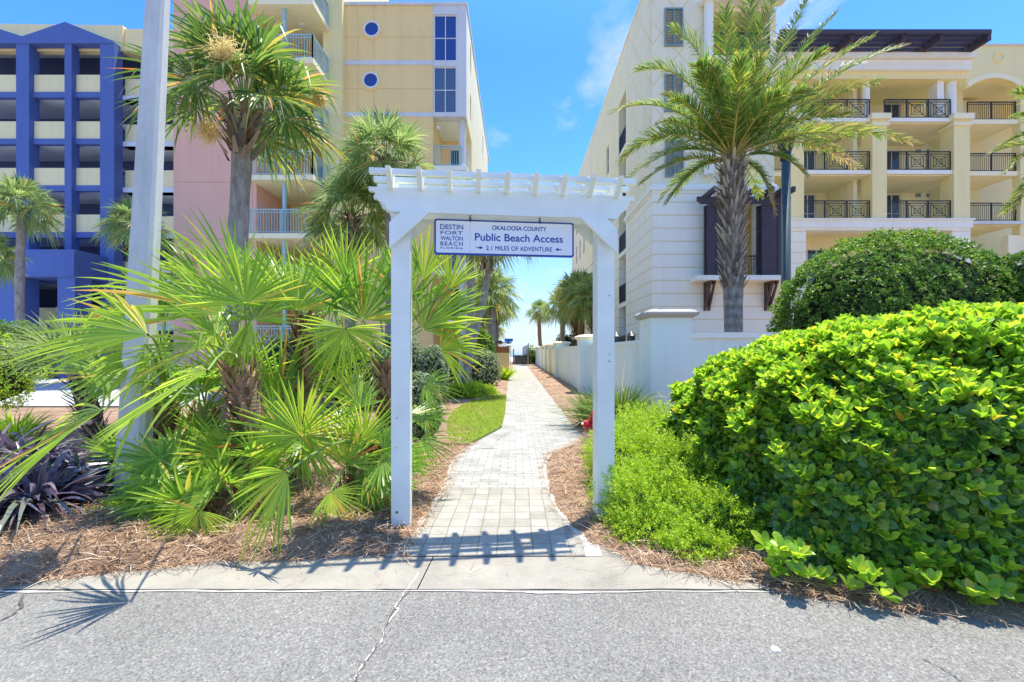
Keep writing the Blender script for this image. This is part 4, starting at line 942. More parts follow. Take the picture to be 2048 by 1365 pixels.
def lamp():
    Y0 = 15; xx = X(1572, Y0); z = lambda p: Z(p, Y0)
    r = root('street_lamp', 'dark green street lamp with black fluted collar and acorn head beside the date palm', 'street lamp', (xx, Y0, 0))
    G().lathe((xx, Y0, 0), [(.3, 0), (.3, .3), (.2, .5), (.155, .9), (.135, z(322))], 16).build('post', M['lamp_green'], r, smooth=True)
    n = 24; prof = [(.12, z(324)), (.19, z(318)), (.14, z(312)), (.18, z(300)), (.26, z(292)), (.20, z(290))]
    G().lathe((xx, Y0, 0), prof, n).build('collar', M['lamp_black'], r, smooth=True)
    G().lathe((xx, Y0, 0), [(.20, z(291)), (.30, z(280)), (.33, z(268)), (.30, z(252)), (.30, z(250))], n).build('globe', plain('smoked_globe', (.06, .07, .08), .2, bumps=0), r, smooth=True)
    G().lathe((xx, Y0, 0), [(.34, z(250)), (.36, z(247)), (.28, z(240)), (.12, z(234)), (.05, z(231)), (.07, z(229)), (.01, z(225))], n).build('lamp_cap', M['lamp_black'], r, smooth=True)
lamp()
def hydrant():
    Y0 = 6.55; xx = X(1197, Y0); r = root('fire_hydrant', 'red fire hydrant standing in the straw behind the right arbor post', 'fire hydrant', (xx, Y0, 0)); c = (xx, Y0, 0)
    G().lathe(c, [(.17, 0), (.17, .03), (.105, .035), (.10, .36), (.13, .365), (.13, .40), (.115, .405), (.115, .50), (.14, .505), (.14, .54)], 20).build('barrel', M['red'], r, smooth=False)
    G().lathe(c, [(.125, .541), (.12, .60), (.09, .65), (.04, .675), (.03, .70), (.0301, .73)], 20).build('bonnet', M['red'], r, smooth=True)
    for dx, dy, rr, ln in ((-1, 0, .055, .235), (1, 0, .055, .235), (0, -1, .075, .2)):
        d = np.array((dx, dy, 0.)); p = np.array((xx, Y0, .45)); g = G()
        g.tube([p+d*.09, p+d*(ln-.07)], rr*.75, 12); g.tube([p+d*(ln-.075), p+d*(ln-.02)], rr*1.15, 8); g.tube([p+d*(ln-.02), p+d*(ln+.01)], rr*.45, 5); g.build('outlet_cap', M['red'], r)
hydrant()
def wall_bits():
    for px, Y0, lab in ((1232, 12.5, 'dark garden lantern standing just behind the path wall, left of a matching one'), (1262, 12.1, 'dark garden lantern behind the path wall, right one near the big capped pillar')):
        xx = X(px, Y0); r = root('garden_lantern', lab, 'lantern', (xx, Y0, 0), group='lanterns behind the garden wall')
        G().tube([(xx, Y0, 0), (xx, Y0, 1.7)], .03, 8).build('post', M['lamp_black'], r)
        G().lathe((xx, Y0, 0), [(.05, 1.7), (.1, 1.74), (.11, 1.92), (.14, 1.94), (.05, 2.03), (.01, 2.06)], 10).build('lamp_head', M['lamp_black'], r)
wall_bits()
# ------------------------------------------------------------------ palm builders
def fan(g, hub, a, n, R, spread=rad(250), nseg=34, droop=.25, cup=.25, split=.42, mi=0, fold=.25, dry=0, tipdrop=0):
    a = nrm(a); n = nrm(np.asarray(n, float)-np.dot(n, a)*a); s = np.cross(n, a)
    phi = np.linspace(-spread/2, spread/2, nseg); dphi = spread/(nseg-1)
    phi = phi+RNG.normal(0, dphi*.2, nseg)
    ln = R*(1-.28*(np.abs(phi)/(spread/2))**1.6)*RNG.uniform(.86, 1.06, nseg)
    d = nrm(np.cos(phi)[:, None]*a+np.sin(phi)[:, None]*s+(cup*np.abs(np.sin(phi*.5))**1.5)[:, None]*n)
    e = nrm(np.cross(n, d)); nn = np.cross(d, e)
    dr = droop*RNG.uniform(.5, 1.5, nseg); tw = RNG.normal(0, .45, nseg); bx_ = RNG.normal(0, .045, (nseg, 1))*np.array(n)*R
    T = np.array([.03, .25, split, .65, .84, 1.0]); K = len(T); V = np.zeros((nseg, K, 3, 3))
    hw = np.tan(dphi/2)*1.03; wj = split*R*hw
    kink = (RNG.random(nseg) < tipdrop)
    for i, t in enumerate(T):
        c = hub+d*(ln*t)[:, None]
        sag = dr*R*t**2.3; c[:, 2] -= sag; c += bx_*t**2
        if t > .8:
            kk = kink*(t-.65)*ln*.9; c[:, 2] -= kk; c -= d*(kk*.45)[:, None]
        w = np.where(t <= split, ln*t*hw, wj*(1-((t-split)/(1-split))**1.35)+.0012)
        w = np.broadcast_to(w, (nseg,))
        ang = tw*max(0, t-split)*1.5; ee = e*np.cos(ang)[:, None]+nn*np.sin(ang)[:, None]
        lift = (w*fold*(1 if t <= split+.01 else 1.6))[:, None]*nn
        V[:, i, 0] = c-ee*w[:, None]+lift; V[:, i, 1] = c-lift*.6; V[:, i, 2] = c+ee*w[:, None]+lift
    idx = np.arange(nseg*K*3).reshape(nseg, K, 3)
    q = np.concatenate([np.stack([idx[:, :-1, j], idx[:, :-1, j+1], idx[:, 1:, j+1], idx[:, 1:, j]], -1).reshape(-1, 4) for j in (0, 1)])
    if dry > 0:
        segi = q[:, 0]//(K*3); dd = RNG.random(nseg) < dry; g.add(V, q[~dd[segi]], mi); 
        if dd.any(): g.F.append((q[dd[segi]]+g.n-V.size//3, 2))
    else: g.add(V, q, mi)
def petiole(g, p0, p1, r0=.014, r1=.008, sag=.06, mi=1):
    p0 = np.array(p0, float); p1 = np.array(p1, float); t = np.linspace(0, 1, 6)[:, None]; L_ = np.linalg.norm(p1-p0)
    pts = p0*(1-t)+p1*t; pts[:, 2] += (np.sin(t[:, 0]*pi))*sag*L_; g.tube(pts, np.linspace(r0, r1, 6), 5, mi, cap=False)
BOOT = (np.array([(0, -.5, 0), (0, .5, 0), (.45, -.36, .12), (.45, .36, .12), (1, -.2, .2), (1, .2, .2), (0, 0, .28), (.45, 0, .38), (1, 0, .38)]),
        [np.array([(0, 2, 3, 1), (2, 4, 5, 3), (0, 6, 7, 2), (2, 7, 8, 4), (6, 1, 3, 7), (7, 3, 5, 8)]), np.array([(4, 8, 5)])])
def boots(g, base, top, r0, r1, n, ln, wd, lean=.45, mi=0, turns=None, jit=.12):
    base = np.array(base, float); top = np.array(top, float); k = np.arange(n); t = (k+.5)/n; az = k*2.399963+RNG.normal(0, jit, n)
    ax = nrm(top-base); e = nrm(np.cross(ax, (0, 1, .01))); f = np.cross(ax, e)
    rad_ = np.cos(az)[:, None]*e+np.sin(az)[:, None]*f; r_ = (r0+(r1-r0)*t)[:, None]
    pos = base+(top-base)*t[:, None]+rad_*r_*.93
    la = (lean*RNG.uniform(.7, 1.3, n))[:, None]; d = nrm(ax*np.cos(la)+rad_*np.sin(la)); up = rad_
    s = nrm(np.cross(up, d)); nn = np.cross(d, s); S = RNG.uniform(.75, 1.2, n)
    g.scatter(BOOT, np.stack([d*(ln*S)[:, None], s*(wd*S)[:, None], nn*(wd*.7*S)[:, None]], -1), pos, mi)
_crowns = {}
def crown_mesh(kind, seed, nleaf=38, R=1.0, nseg=30):
    """sabal crown centred at the origin, unit size about 1.6 m radius"""
    key = (kind, seed)
    if key in _crowns: return _crowns[key]
    st = RNG.bit_generator.state; g = G()
    rs = np.random.default_rng(seed)
    for k in range(nleaf):
        u = (k+.5)/nleaf;  el = rad(84-(90 if kind == 'near' else 118)*u**1.1+rs.normal(0, 6)); az = k*2.39996+rs.normal(0, .2)
        d = np.array((cos(az)*cos(el), sin(az)*cos(el), sin(el)))
        pl = rs.uniform(.62, .85) if kind != 'wash' else rs.uniform(.45, .6)
        hub = d*pl; hub[2] -= .10*pl*max(0, cos(el))
        a = nrm(d+np.array((0, 0, -.35*cos(el)-.1))); up = nrm(np.array((0, 0, 1.))+d*(-.3)+rs.normal(0, .35, 3))
        petiole(g, d*.08, hub, .016, .009, .08)
        fan(g, hub, a, up, rs.uniform(.82, 1.02)*R, rad(rs.uniform(190, 260)), nseg, (rs.uniform(.10, .25)+.12*u)*(1 if kind == 'near' else 1.25), rs.uniform(.2, .5), .42, 0, .3, dry=.05 if u > .5 else .015, tipdrop=.2)
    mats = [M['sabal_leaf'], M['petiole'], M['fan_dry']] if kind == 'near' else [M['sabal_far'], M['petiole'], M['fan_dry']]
    me = g.mesh('fronds', mats); _crowns[key] = me; return me
def sabal(name, label, base, top, r0=.17, r1=.17, scale=1.0, kind='far', seed=1, rot=0.0, bootlen=.5, trunk='sabal_trunk', boot='boot', grp='fan palms around the buildings', flowers=0, skirt=0):
    base = np.array(base, float); top = np.array(top, float)
    r = root(name, label, 'palm tree', base, group=grp)
    H = np.linalg.norm(top-base); t = np.linspace(0, 1, 14)[:, None]; pts = base*(1-t)+top*t
    bend = np.sin(t[:, 0]*pi)*.02*H; pts[:, 0] += bend*(1 if seed % 2 else -1)
    rr = r0*1.12+(r1-r0*1.12)*t[:, 0]**.6; rr = rr*(1+.05*np.sin(np.arange(14)*1.7)); rr[0] *= 1.15
    G().tube(pts, rr, 12, wob=.06).build('trunk', M[trunk], r, smooth=True)
    ax = nrm(top-base); g = G(); bl = bootlen*scale
    rb = max(r1, .17*scale)*1.05; boots(g, top-ax*bl, top+ax*.15*scale, rb, rb*1.1, int(22+bl*45), .26*scale, .10*scale, .6)
    boots(g, top-ax*.2*scale, top+ax*.1, r1*.9, r1*.6, 14, .34*scale, .09*scale, 1.0)
    g.build('leaf_bases', M[boot], r)
    o = link_mesh('fronds', crown_mesh(kind, seed, 27 if kind == 'near' else 30), r, tuple(top+ax*(.3 if kind == 'near' else .12)-base)); o.rotation_euler = (0, 0, rot); o.scale = (scale,)*3
    if flowers:
        for sgn, off in flowers:
            g = G(); c = top+np.array(off); p0 = top+np.array((0, 0, .1)); g.tube([p0, (p0+c)/2+np.array((0, 0, .2)), c], .012, 5)
            n = 420; dd = nrm(RNG.normal(0, 1, (n, 3))); Ls = RNG.uniform(.06, .26, n)*sgn
            g.scatter(NEEDLE, mats_from(dd, np.tile((.1, .2, 1.), (n, 1)), Ls, np.full(n, .012), Ls), c+RNG.normal(0, .09*sgn, (n, 3)))
            g.build('flower_cluster', M['flower'], r)
    return r
# tall palm left with blossom
sabal('sabal_palm', 'tall sabal palm with cream flower clusters and curved trunk before the salmon wall', (X(428, 9.2)+.0, 9.2, 0), P(486, 252, 9.2), .16, .18, 1.34, 'near', 1, .6, .55, flowers=((1.2, (.44, -1.25, .62)), (.9, (-.30, -.6, -.42)), (.6, (1.5, .1, .6))))
far = [  # label, base px, top px, top py, Y, trunk radius, scale, seed, rot, trunk, bootlen
 ('sabal palm with grey trunk before the blue parking building', 48, 44, 425, 20, .19, 1.02, 2, .3, 'sabal_trunk', .4),
 ('sabal palm half hidden behind the concrete pole, pale drooping fronds against the blue building', 272, 272, 462, 20, .19, .98, 3, 1.3, 'sabal_trunk', .5),
 ('sabal palm cut by the left edge of the picture, low beside the blue building', -28, -30, 520, 20, .19, .95, 2, 2.0, 'sabal_trunk', .4),
 ('bushy sabal palm above the left arbor end against the ochre wall', 772, 772, 335, 13.5, .16, 1.12, 3, .9, 'sabal_trunk', .6),
 ('lower sabal palm left of the arbor with short booted trunk', 712, 704, 445, 14.0, .19, 1.1, 2, 2.6, 'sabal_trunk', 1.2),
 ('leaning sabal palm with criss cross leaf bases seen just under the sign', 914, 990, 468, 15, .125, 1.05, 3, 3.9, 'sabal_trunk', 1.3),
 ('straight grey sabal palm just right of the leaning one, crown behind the sign', 936, 934, 420, 19, .2, 1.0, 3, 5.5, 'sabal_trunk', .5),
 ('orange brown trunked sabal palm by the garden shed', 963, 966, 590, 29, .24, 1.1, 2, 1.1, 'brown_trunk', 1.2),
 ('sabal palm with wide pale crown directly left of the sky gap', 976, 984, 590, 25, .24, 1.12, 3, 2.2, 'sabal_trunk', 1.0),
 ('sabal palm behind the shed, second crown left of the sky gap', 993, 994, 622, 31, .24, 1.05, 2, 3.3, 'sabal_trunk', 1.0),
 ('small dark sabal palm seen low behind the shed', 985, 986, 662, 36, .22, .75, 3, .2, 'sabal_trunk', .8),
 ('sabal palm with slim trunk at the left of the group behind the garden wall', 1129, 1126, 618, 42, .27, 1.5, 2, .5, 'sabal_trunk', 1.0),
 ('sabal palm with heavy booted trunk in the group behind the garden wall', 1151, 1150, 592, 36, .3, 1.4, 3, 1.5, 'brown_trunk', 3.0),
 ('sabal palm with bare orange brown trunk in the group behind the garden wall', 1167, 1165, 596, 34, .27, 1.4, 2, 2.5, 'brown_trunk', .5),
 ('sabal palm nearest the right arbor post behind the garden wall', 1184, 1184, 606, 31, .25, 1.25, 3, 3.5, 'brown_trunk', 1.6)]
for i, (lab, bx, tx, ty, Y0, r_, sc, seed, rot, tm, bl) in enumerate(far):
    sabal('sabal_palm', lab, (X(bx, Y0), Y0, -.1), P(tx, ty, Y0), r_*.82, r_*.82, sc*1.02, 'far', seed, rot, bl, trunk=tm)
sabal('washington_palm', 'slim lone palm silhouetted against the sky above the beach steps', (X(1086, 52), 52, -.2), P(1078, 628, 52), .2, .22, 1.15, 'far', 2, 1, .6, trunk='brown_trunk', grp=None)
# --- date palm -------------------------------------------------------------
def pinnate(g, p0, p1, p2, L_=.36, n=54, dry=.12, roll=0.0):
    p0, p1, p2 = (np.array(q, float) for q in (p0, p1, p2)); t = np.linspace(0, 1, 16)[:, None]
    cur = p0*(1-t)**2+2*p1*t*(1-t)+p2*t**2; g.tube(cur, np.linspace(.028, .004, 16), 5, 1, cap=False)
    for sd_ in (-1, 1):
        tt = np.linspace(.12, 1, n)+RNG.normal(0, .004, n); tt = np.clip(tt, .1, 1)[:, None]
        c = p0*(1-tt)**2+2*p1*tt*(1-tt)+p2*tt**2; tg = nrm(2*(p1-p0)*(1-tt)+2*(p2-p1)*tt)
        s = nrm(np.cross(tg, np.tile((0., 0, 1), (n, 1)))+1e-3); u = np.cross(s, tg)
        s2 = s*cos(roll)+u*sin(roll); u = u*cos(roll)-s*sin(roll); s = s2
        lift = RNG.uniform(.0, .75, n)[:, None]; ang = (rad(62)-rad(34)*tt+RNG.normal(0, .12, (n, 1)))
        d = nrm(tg*np.cos(ang)+(s*sd_*np.cos(lift)+u*np.sin(lift))*np.sin(ang)+np.array((0, 0, -.12))*RNG.uniform(0, 1.5, (n, 1)))
        ll = L_*np.minimum(1, .45+tt[:, 0]*2.2)*(1-.45*np.clip(tt[:, 0]-.6, 0, 1)/.4)*RNG.uniform(.85, 1.12, n)
        M_ = mats_from(d, nrm(u+RNG.normal(0, .4, (n, 3))), ll, np.full(n, .019), ll*.5)
        isd = RNG.random(n) < np.clip(dry*.25+dry*3.2*(tt[:, 0]-.62), 0, .95)
        if (~isd).any(): g.scatter(NEEDLE, M_[~isd], c[~isd], 0)
        if isd.any(): g.scatter(NEEDLE, M_[isd]*np.array((1, .7, 1)), c[isd], 2)
def date_palm(label, cx_, cy_, Y0, fr, filler, seed, htrunk=True):
    C = P(cx_, cy_, Y0); base = np.array((C[0]+.05, Y0, -.05)); r = root('date_palm', label, 'palm tree', base, group='date palms')
    top = C-np.array((0, 0, .35)); mid = base+(top-base)*.5
    t = np.linspace(0, 1, 12)[:, None]; G().tube(base*(1-t)+top*t, np.interp(t[:, 0], [0, .05, .45, .55, 1], [.24, .225, .21, .24, .27]), 14, wob=.05).build('trunk', M['date_trunk'], r, smooth=True)
    g = G(); lo = base+(top-base)*.50
    boots(g, lo, top+np.array((0, 0, .12)),   .22, .29, 360, .24, .09, .55, jit=.06); g.build('leaf_bases', M['boot_grey'], r)
    g = G()
    for (ex, ey, kx, ky, dy, dry, L_) in fr:
        e = P(ex, ey, Y0+dy); m_ = P(kx, ky, Y0+dy*.5); pinnate(g, C+np.array((0, 0, -.15))+nrm(m_-C)*.15, m_, e, L_*1.2, 125, dry, RNG.uniform(-.5, .5))
    for k in range(filler):
        az = k*2.4+seed; el = RNG.uniform(-.25, 1.3); L0 = RNG.uniform(1.9, 2.5); d = np.array((cos(az)*cos(el), sin(az)*cos(el), sin(el)))
        pinnate(g, C+d*.1-np.array((0, 0, .15)), C+d*L0*.6+np.array((0, 0, .22)), C+d*L0+np.array((0, 0, -.45*cos(el))), .38, 84, .15, RNG.uniform(-.4, .4))
    g.build('fronds', [M['date_leaf'], M['rachis'], M['date_dry']], r)
DF = [(1228, 225, 1340, 170, -.6, .35, .34), (1245, 318, 1330, 225, .5, .25, .32), (1262, 352, 1360, 270, -.5, .25, .32), (1335, 405, 1390, 320, .3, .25, .28), (1280, 140, 1380, 110, .6, .12, .38), (1348, 62, 1420, 90, 1.0, .05, .4),
      (1395, 130, 1430, 140, -1.2, .08, .38), (1512, -60, 1485, 110, .3, .03, .42), (1560, -40, 1505, 110, -.8, .03, .4), (1620, -10, 1545, 120, .8, .05, .4), (1672, 28, 1570, 130, -.2, .05, .38), (1745, 75, 1600, 150, .9, .12, .36), (1800, 95, 1660, 130, -.5, .45, .36),
      (1755, 165, 1620, 180, .3, .4, .34), (1820, 285, 1640, 225, -.4, .5, .34), (1710, 335, 1600, 245, .5, .9, .34), (1610, 350, 1560, 290, -.3, .4, .3), (1548, 425, 1530, 325, .1, 1.2, .24), (1690, 230, 1580, 220, -.7, .3, .36), (1450, 20, 1452, 150, -.9, .05, .4),
      (1480, 120, 1470, 200, -1.6, .05, .36), (1350, 200, 1400, 210, -1.3, .1, .34), (1560, 190, 1520, 210, -1.5, .12, .36), (1640, 110, 1560, 160, -1.2, .1, .38), (1430, 230, 1445, 240, -.9, .5, .22), (1310, 280, 1390, 240, 1.0, .2, .34), (1660, 290, 1570, 240, 1.2, .35, .34)]
date_palm('big date palm with feathery fronds and shaggy booted trunk behind the garden wall', 1464, 305, 11.0, DF, 24, .7)
DF2 = [(2012, 345, 2080, 260, -.3, .3, .28), (2006, 290, 2090, 235, .2, .1, .28), (2030, 420, 2080, 300, .4, .6, .3), (2040, 230, 2100, 220, -.5, .1, .36)]
date_palm('date palm standing outside the right edge with frond tips reaching in', 2190, 300, 11.0, DF2, 9, 2.1)
# ------------------------------------------------------------------ palmetto clump
def palmetto(label, basep, topp, leaves, rnd, r0=.10, low=0, name='palmetto'):
    base = np.array(basep, float); top = np.array(topp, float); r = root(name, label, 'palm', base, group='palmettos left of the arbor')
    t = np.linspace(0, 1, 8)[:, None]; pts = base*(1-t)+top*t; pts[:, 0] += np.sin(t[:, 0]*pi)*.05
    G().tube(pts, np.linspace(r0*.8, r0, 8), 10, wob=.12).build('trunk', M['brown_trunk'], r, smooth=True)
    g = G(); boots(g, base+(top-base)*.08, top, r0*.85, r0*1.02, int(70*np.linalg.norm(top-base)/.6), .13, .075, .4); g.build('leaf_bases', M['boot_red'], r)
    g = G()
    for (hx, hy, Y0, ang, Rpx, spread, tilt, fresh) in leaves:
        hub = P(hx, hy, Y0); R = Rpx/F*Y0; th = rad(ang); a = np.array((cos(th)*cos(tilt), -sin(tilt)*.8, sin(th)*cos(tilt)))
        toc = nrm(np.array((0, 0, CH))-hub); n = nrm(toc*(.45 if Y0 < 3.25 and hy < 900 else .9)+np.array((0, 0, .8))+RNG.normal(0, .15 if fresh else .4, 3))
        petiole(g, top+RNG.normal(0, .03, 3), hub, .013, .008, .10)
        fan(g, hub, a, n, R*1.08, rad(spread*.92), max(16, int(spread/7)), .05+.12*abs(cos(th))*RNG.uniform(.4, 1.4), RNG.uniform(.1, .5), RNG.uniform(.30, .42), 3 if fresh or RNG.random() < .35 else 0, .42, dry=.02, tipdrop=.05)
    for k in range(rnd):
        az = k*2.4+base[0]*7; el = rad(RNG.uniform(-5, 78)); d = np.array((cos(az)*cos(el), sin(az)*cos(el), sin(el)))
        hub = top+d*RNG.uniform(.35, .6); petiole(g, top, hub, .012, .008, .08)
        fan(g, hub, nrm(d+np.array((0, 0, -.15))), nrm(np.array((0, -.4, 1))+RNG.normal(0, .4, 3)), RNG.uniform(.5, .7), rad(RNG.uniform(170, 230)), 27, .14, .25, .44, 0, .25, dry=.02, tipdrop=.1)
    for k in range(low):
        az = RNG.uniform(-pi, 0) if k % 3 else RNG.uniform(0, pi); hub = base+np.array((cos(az)*RNG.uniform(.2, .6), sin(az)*RNG.uniform(.1, .45), RNG.uniform(.25, .7)))
        petiole(g, base+np.array((0, 0, .1)), hub, .01, .007, .1)
        fan(g, hub, nrm(np.array((cos(az), sin(az)*.5, RNG.uniform(.0, .9)))), nrm(np.array((0, -.7, .8))+RNG.normal(0, .4, 3)), RNG.uniform(.34, .5), rad(RNG.uniform(200, 290)), 26, .08, .15, .44, 0, .22, dry=.01)
    g.build('fronds', [M['fan_leaf'], M['petiole'], M['fan_dry'], M['fan_fresh']], r)
gpt = lambda px, Y0, z=-.03: (X(px, Y0), Y0, z)
palmetto('palmetto with thick orange brown trunk leaning left, large fans over the pole', gpt(516, 4.35), P(480, 735, 4.3), [
    (490, 608, 4.0, 97, 140, 190, .1, 1), (445, 628, 4.1, 150, 235, 120, .1, 1), (500, 640, 4.2, 262, 110, 60, .2, 1), (470, 560, 4.6, 118, 170, 110, 0, 0),
    (415, 742, 2.95, 206, 215, 130, .1, 1), (420, 690, 3.9, 184, 190, 90, .1, 1), (350, 590, 4.6, 165, 190, 90, .1, 0), (400, 560, 5.2, 160, 150, 120, 0, 0)], 2, .125, 3)
palmetto('leftmost palmetto of the clump with fans hanging over the purple leaved plants', gpt(300, 5.0), P(330, 800, 4.9), [
    (296, 670, 3.3, 168, 215, 110, .1, 1), (206, 822, 3.1, 207, 225, 105, .1, 1), (300, 690, 4.4, 195, 130, 200, .2, 0), (270, 650, 4.9, 130, 120, 140, 0, 0), (330, 640, 5.1, 100, 130, 150, 0, 0), (400, 790, 4.6, 130, 110, 200, .1, 0), (290, 690, 4.0, 262, 60, 70, .2, 0)], 4, .11, 7)
palmetto('upright palmetto with slim brown trunk in the middle of the clump', gpt(600, 5.3), P(606, 640, 5.2), [
    (592, 622, 4.7, 92, 150, 180, .0, 1), (648, 640, 5.0, 60, 150, 160, 0, 0), (560, 600, 5.4, 110, 150, 150, 0, 0), (660, 590, 5.6, 75, 130, 130, 0, 0), (690, 560, 5.4, 95, 120, 120, 0, 0)], 4, .085, 5)
palmetto('palmetto rising just behind the left arbor post with dark red brown trunk', gpt(790, 5.0), P(770, 730, 4.95), [
    (725, 640, 4.9, 75, 165, 160, 0, 0), (692, 658, 4.1, 268, 110, 230, .3, 1), (745, 560, 5.4, 50, 130, 130, 0, 0), (845, 660, 4.9, 55, 150, 150, 0, 0), (860, 640, 5.1, 35, 130, 120, 0, 0), (900, 578, 4.9, 75, 88, 110, 0, 1), (846, 560, 5.2, 85, 130, 90, 0, 1),
    (880, 700, 4.8, 15, 95, 150, 0, 0), (815, 620, 5.2, 90, 140, 130, 0, 0), (850, 770, 4.7, -15, 75, 190, 0, 0)], 1, .10, 0)
palmetto('short palmetto leaning right low beside the left arbor post', gpt(680, 4.25), P(745, 890, 4.35), [
    (725, 882, 4.1, 75, 115, 210, .1, 1), (602, 872, 4.0, 70, 135, 330, .1, 1), (660, 985, 3.75, 318, 95, 170, .2, 1), (575, 945, 3.2, 232, 155, 140, .1, 1), (840, 880, 4.4, -12, 75, 170, 0, 0), (700, 790, 4.9, 95, 100, 180, 0, 0), (850, 840, 4.6, 20, 60, 190, 0, 0), (690, 930, 4.0, 60, 110, 160, 0, 0), (640, 920, 4.1, 100, 120, 150, 0, 0), (730, 950, 4.0, -20, 80, 150, 0, 1), (560, 860, 4.4, 110, 120, 160, 0, 0)], 2, .105, 11)
palmetto('low palmetto spreading fans over the straw at the front of the clump', gpt(440, 4.0), P(440, 975, 4.0), [
    (432, 985, 3.75, 172, 125, 190, .1, 1), (396, 1022, 3.5, 245, 90, 230, .2, 1), (350, 902, 4.1, 182, 115, 190, .1, 1), (455, 920, 4.2, 110, 110, 220, .1, 0), (345, 960, 3.9, 200, 100, 150, .1, 0), (470, 1000, 3.8, 20, 70, 160, .1, 0), (400, 870, 4.5, 95, 90, 220, 0, 0), (520, 900, 4.3, 120, 110, 160, 0, 0)], 0, .09, 13)
palmetto('dark trunked small palmetto among the fans between the pole and the leaning trunk', gpt(420, 5.2), P(412, 820, 5.1), [(470, 770, 4.9, 80, 140, 160, 0, 0), (560, 800, 5.0, 80, 150, 160, 0, 0), (640, 760, 5.3, 90, 140, 160, 0, 0), (430, 700, 5.4, 100, 120, 160, 0, 0), (690, 720, 5.6, 80, 100, 180, 0, 0)], 3, .11, 5)
# needle palm with dark trunk further left
def chamaerops():
    base = np.array(gpt(200, 6.6)); top = P(158, 752, 6.6); r = root('fan_palm', 'short fan palm with shaggy dark trunk and pale green fans left of the pole', 'palm', base)
    G().tube([base, (base+top)/2+(.03, 0, 0), top], [.10, .12, .12], 10, wob=.15).build('trunk', plain('dark_fibre', (.05, .04, .03), .95, .4, 20), r)
    g = G(); boots(g, base, top, .11, .13, 90, .2, .05, .6); g.build('leaf_bases', M['boot_grey'], r); g = G()
    for k in range(20):
        az = k*2.4; el = rad(RNG.uniform(-25, 75)); d = np.array((cos(az)*cos(el), sin(az)*cos(el), sin(el))); hub = top+d*.5; petiole(g, top, hub, .01, .006, .1)
        fan(g, hub, d, nrm(np.array((0, -.3, 1))+RNG.normal(0, .4, 3)), .62, rad(210), 30, .15, .2, .3, 0, .3)
    g.build('fronds', [M['sabal_far'], M['petiole'], M['fan_dry']], r)
chamaerops()
# ------------------------------------------------------------------ shrubs and hedges
def leaf_T(rows=((.22, .30), (.55, .50), (.85, .36)), cup=.18, bend=.12):
    v = [(0, 0, 0)]
    for t, w in rows: z = -bend*t*t; v += [(t, -w, z+cup*w), (t, 0, z), (t, w, z+cup*w)]
    v.append((1, 0, -bend)); n = len(rows); q = []; tr = [(0, 2, 1), (0, 3, 2)]
    for i in range(n-1): a = 1+3*i; q += [(a, a+1, a+4, a+3), (a+1, a+2, a+5, a+4)]
    a = 1+3*(n-1); e = len(v)-1; tr += [(a, a+1, e), (a+1, a+2, e)]
    return (np.array(v, float), [np.array(q), np.array(tr)])
LEAF = leaf_T(); LEAF2 = (np.array([(0, 0, 0), (.5, -.42, .06), (.5, .42, .06), (1, 0, -.05), (.5, 0, -.03)]), [np.array([(0, 4, 1), (0, 2, 4), (1, 4, 3), (4, 2, 3)])])
def sk(d, e, pl):
    A = np.sum(np.abs(d[..., :2])**pl, -1)**(1/pl); return (A**e+np.abs(d[..., 2])**e)**(-1/e)
def superell(n, c, h, e=2.6, zmin=-.02, lump=.05, fseed=0, pl=None):
    """random points and normals on a lumpy clipped-shrub surface"""
    d = nrm(RNG.normal(0, 1, (n, 3))); p = np.sign(d)*np.abs(d)**(2/e) if False else d
    pl = pl or e; k = sk(d, e, pl); p = d*k[:, None]
    w = 1+lump*wob(p[:, 0]*2.2+fseed+p[:, 2]*1.5, p[:, 1]*2.2-p[:, 2]*2)
    q = np.array(c)+p*np.array(h)*w[:, None]; A = np.sum(np.abs(p[:, :2])**pl, 1, keepdims=True)**(1/pl)+1e-6
    nn = nrm(np.concatenate([np.sign(p[:, :2])*np.abs(p[:, :2])**(pl-1)*A**(e-pl), np.sign(p[:, 2:])*np.abs(p[:, 2:])**(e-1)], 1)/np.array(h)); ok = q[:, 2] > zmin
    return q[ok], nn[ok]
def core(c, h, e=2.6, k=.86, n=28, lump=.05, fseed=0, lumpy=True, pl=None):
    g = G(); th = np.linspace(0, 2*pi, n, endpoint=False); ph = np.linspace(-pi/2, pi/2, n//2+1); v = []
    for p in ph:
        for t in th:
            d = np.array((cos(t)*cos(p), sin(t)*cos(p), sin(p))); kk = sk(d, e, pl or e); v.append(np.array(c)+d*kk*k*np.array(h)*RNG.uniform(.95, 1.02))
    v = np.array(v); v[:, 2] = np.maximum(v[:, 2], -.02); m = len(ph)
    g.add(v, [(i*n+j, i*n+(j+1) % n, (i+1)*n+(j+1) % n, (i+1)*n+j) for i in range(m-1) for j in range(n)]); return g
def rosettes(g, q, nn, nl, L_, W_, t0, t1, mi, T=LEAF, upb=.35, inner=None):
    n = len(q); ax = nrm(nn+np.array((0, 0, upb))+RNG.normal(0, .28, (n, 3)))
    e = nrm(np.cross(ax, nrm(RNG.normal(0, 1, (n, 3))))); f = np.cross(ax, e); sz = RNG.uniform(.75, 1.2, n)
    for k in range(nl):
        az = k*2.4+RNG.normal(0, .25, n); tl = RNG.uniform(t0, t1, n); rd_ = np.cos(az)[:, None]*e+np.sin(az)[:, None]*f
        d = nrm(ax*np.cos(tl)[:, None]+rd_*np.sin(tl)[:, None]); up = nrm(ax*np.sin(tl)[:, None]-rd_*np.cos(tl)[:, None]+RNG.normal(0, .18, (n, 3)))
        s = sz*RNG.uniform(.8, 1.15, n); g.scatter(T, mats_from(d, up, L_*s, W_*s, L_*s), q+rd_*.006, mi)
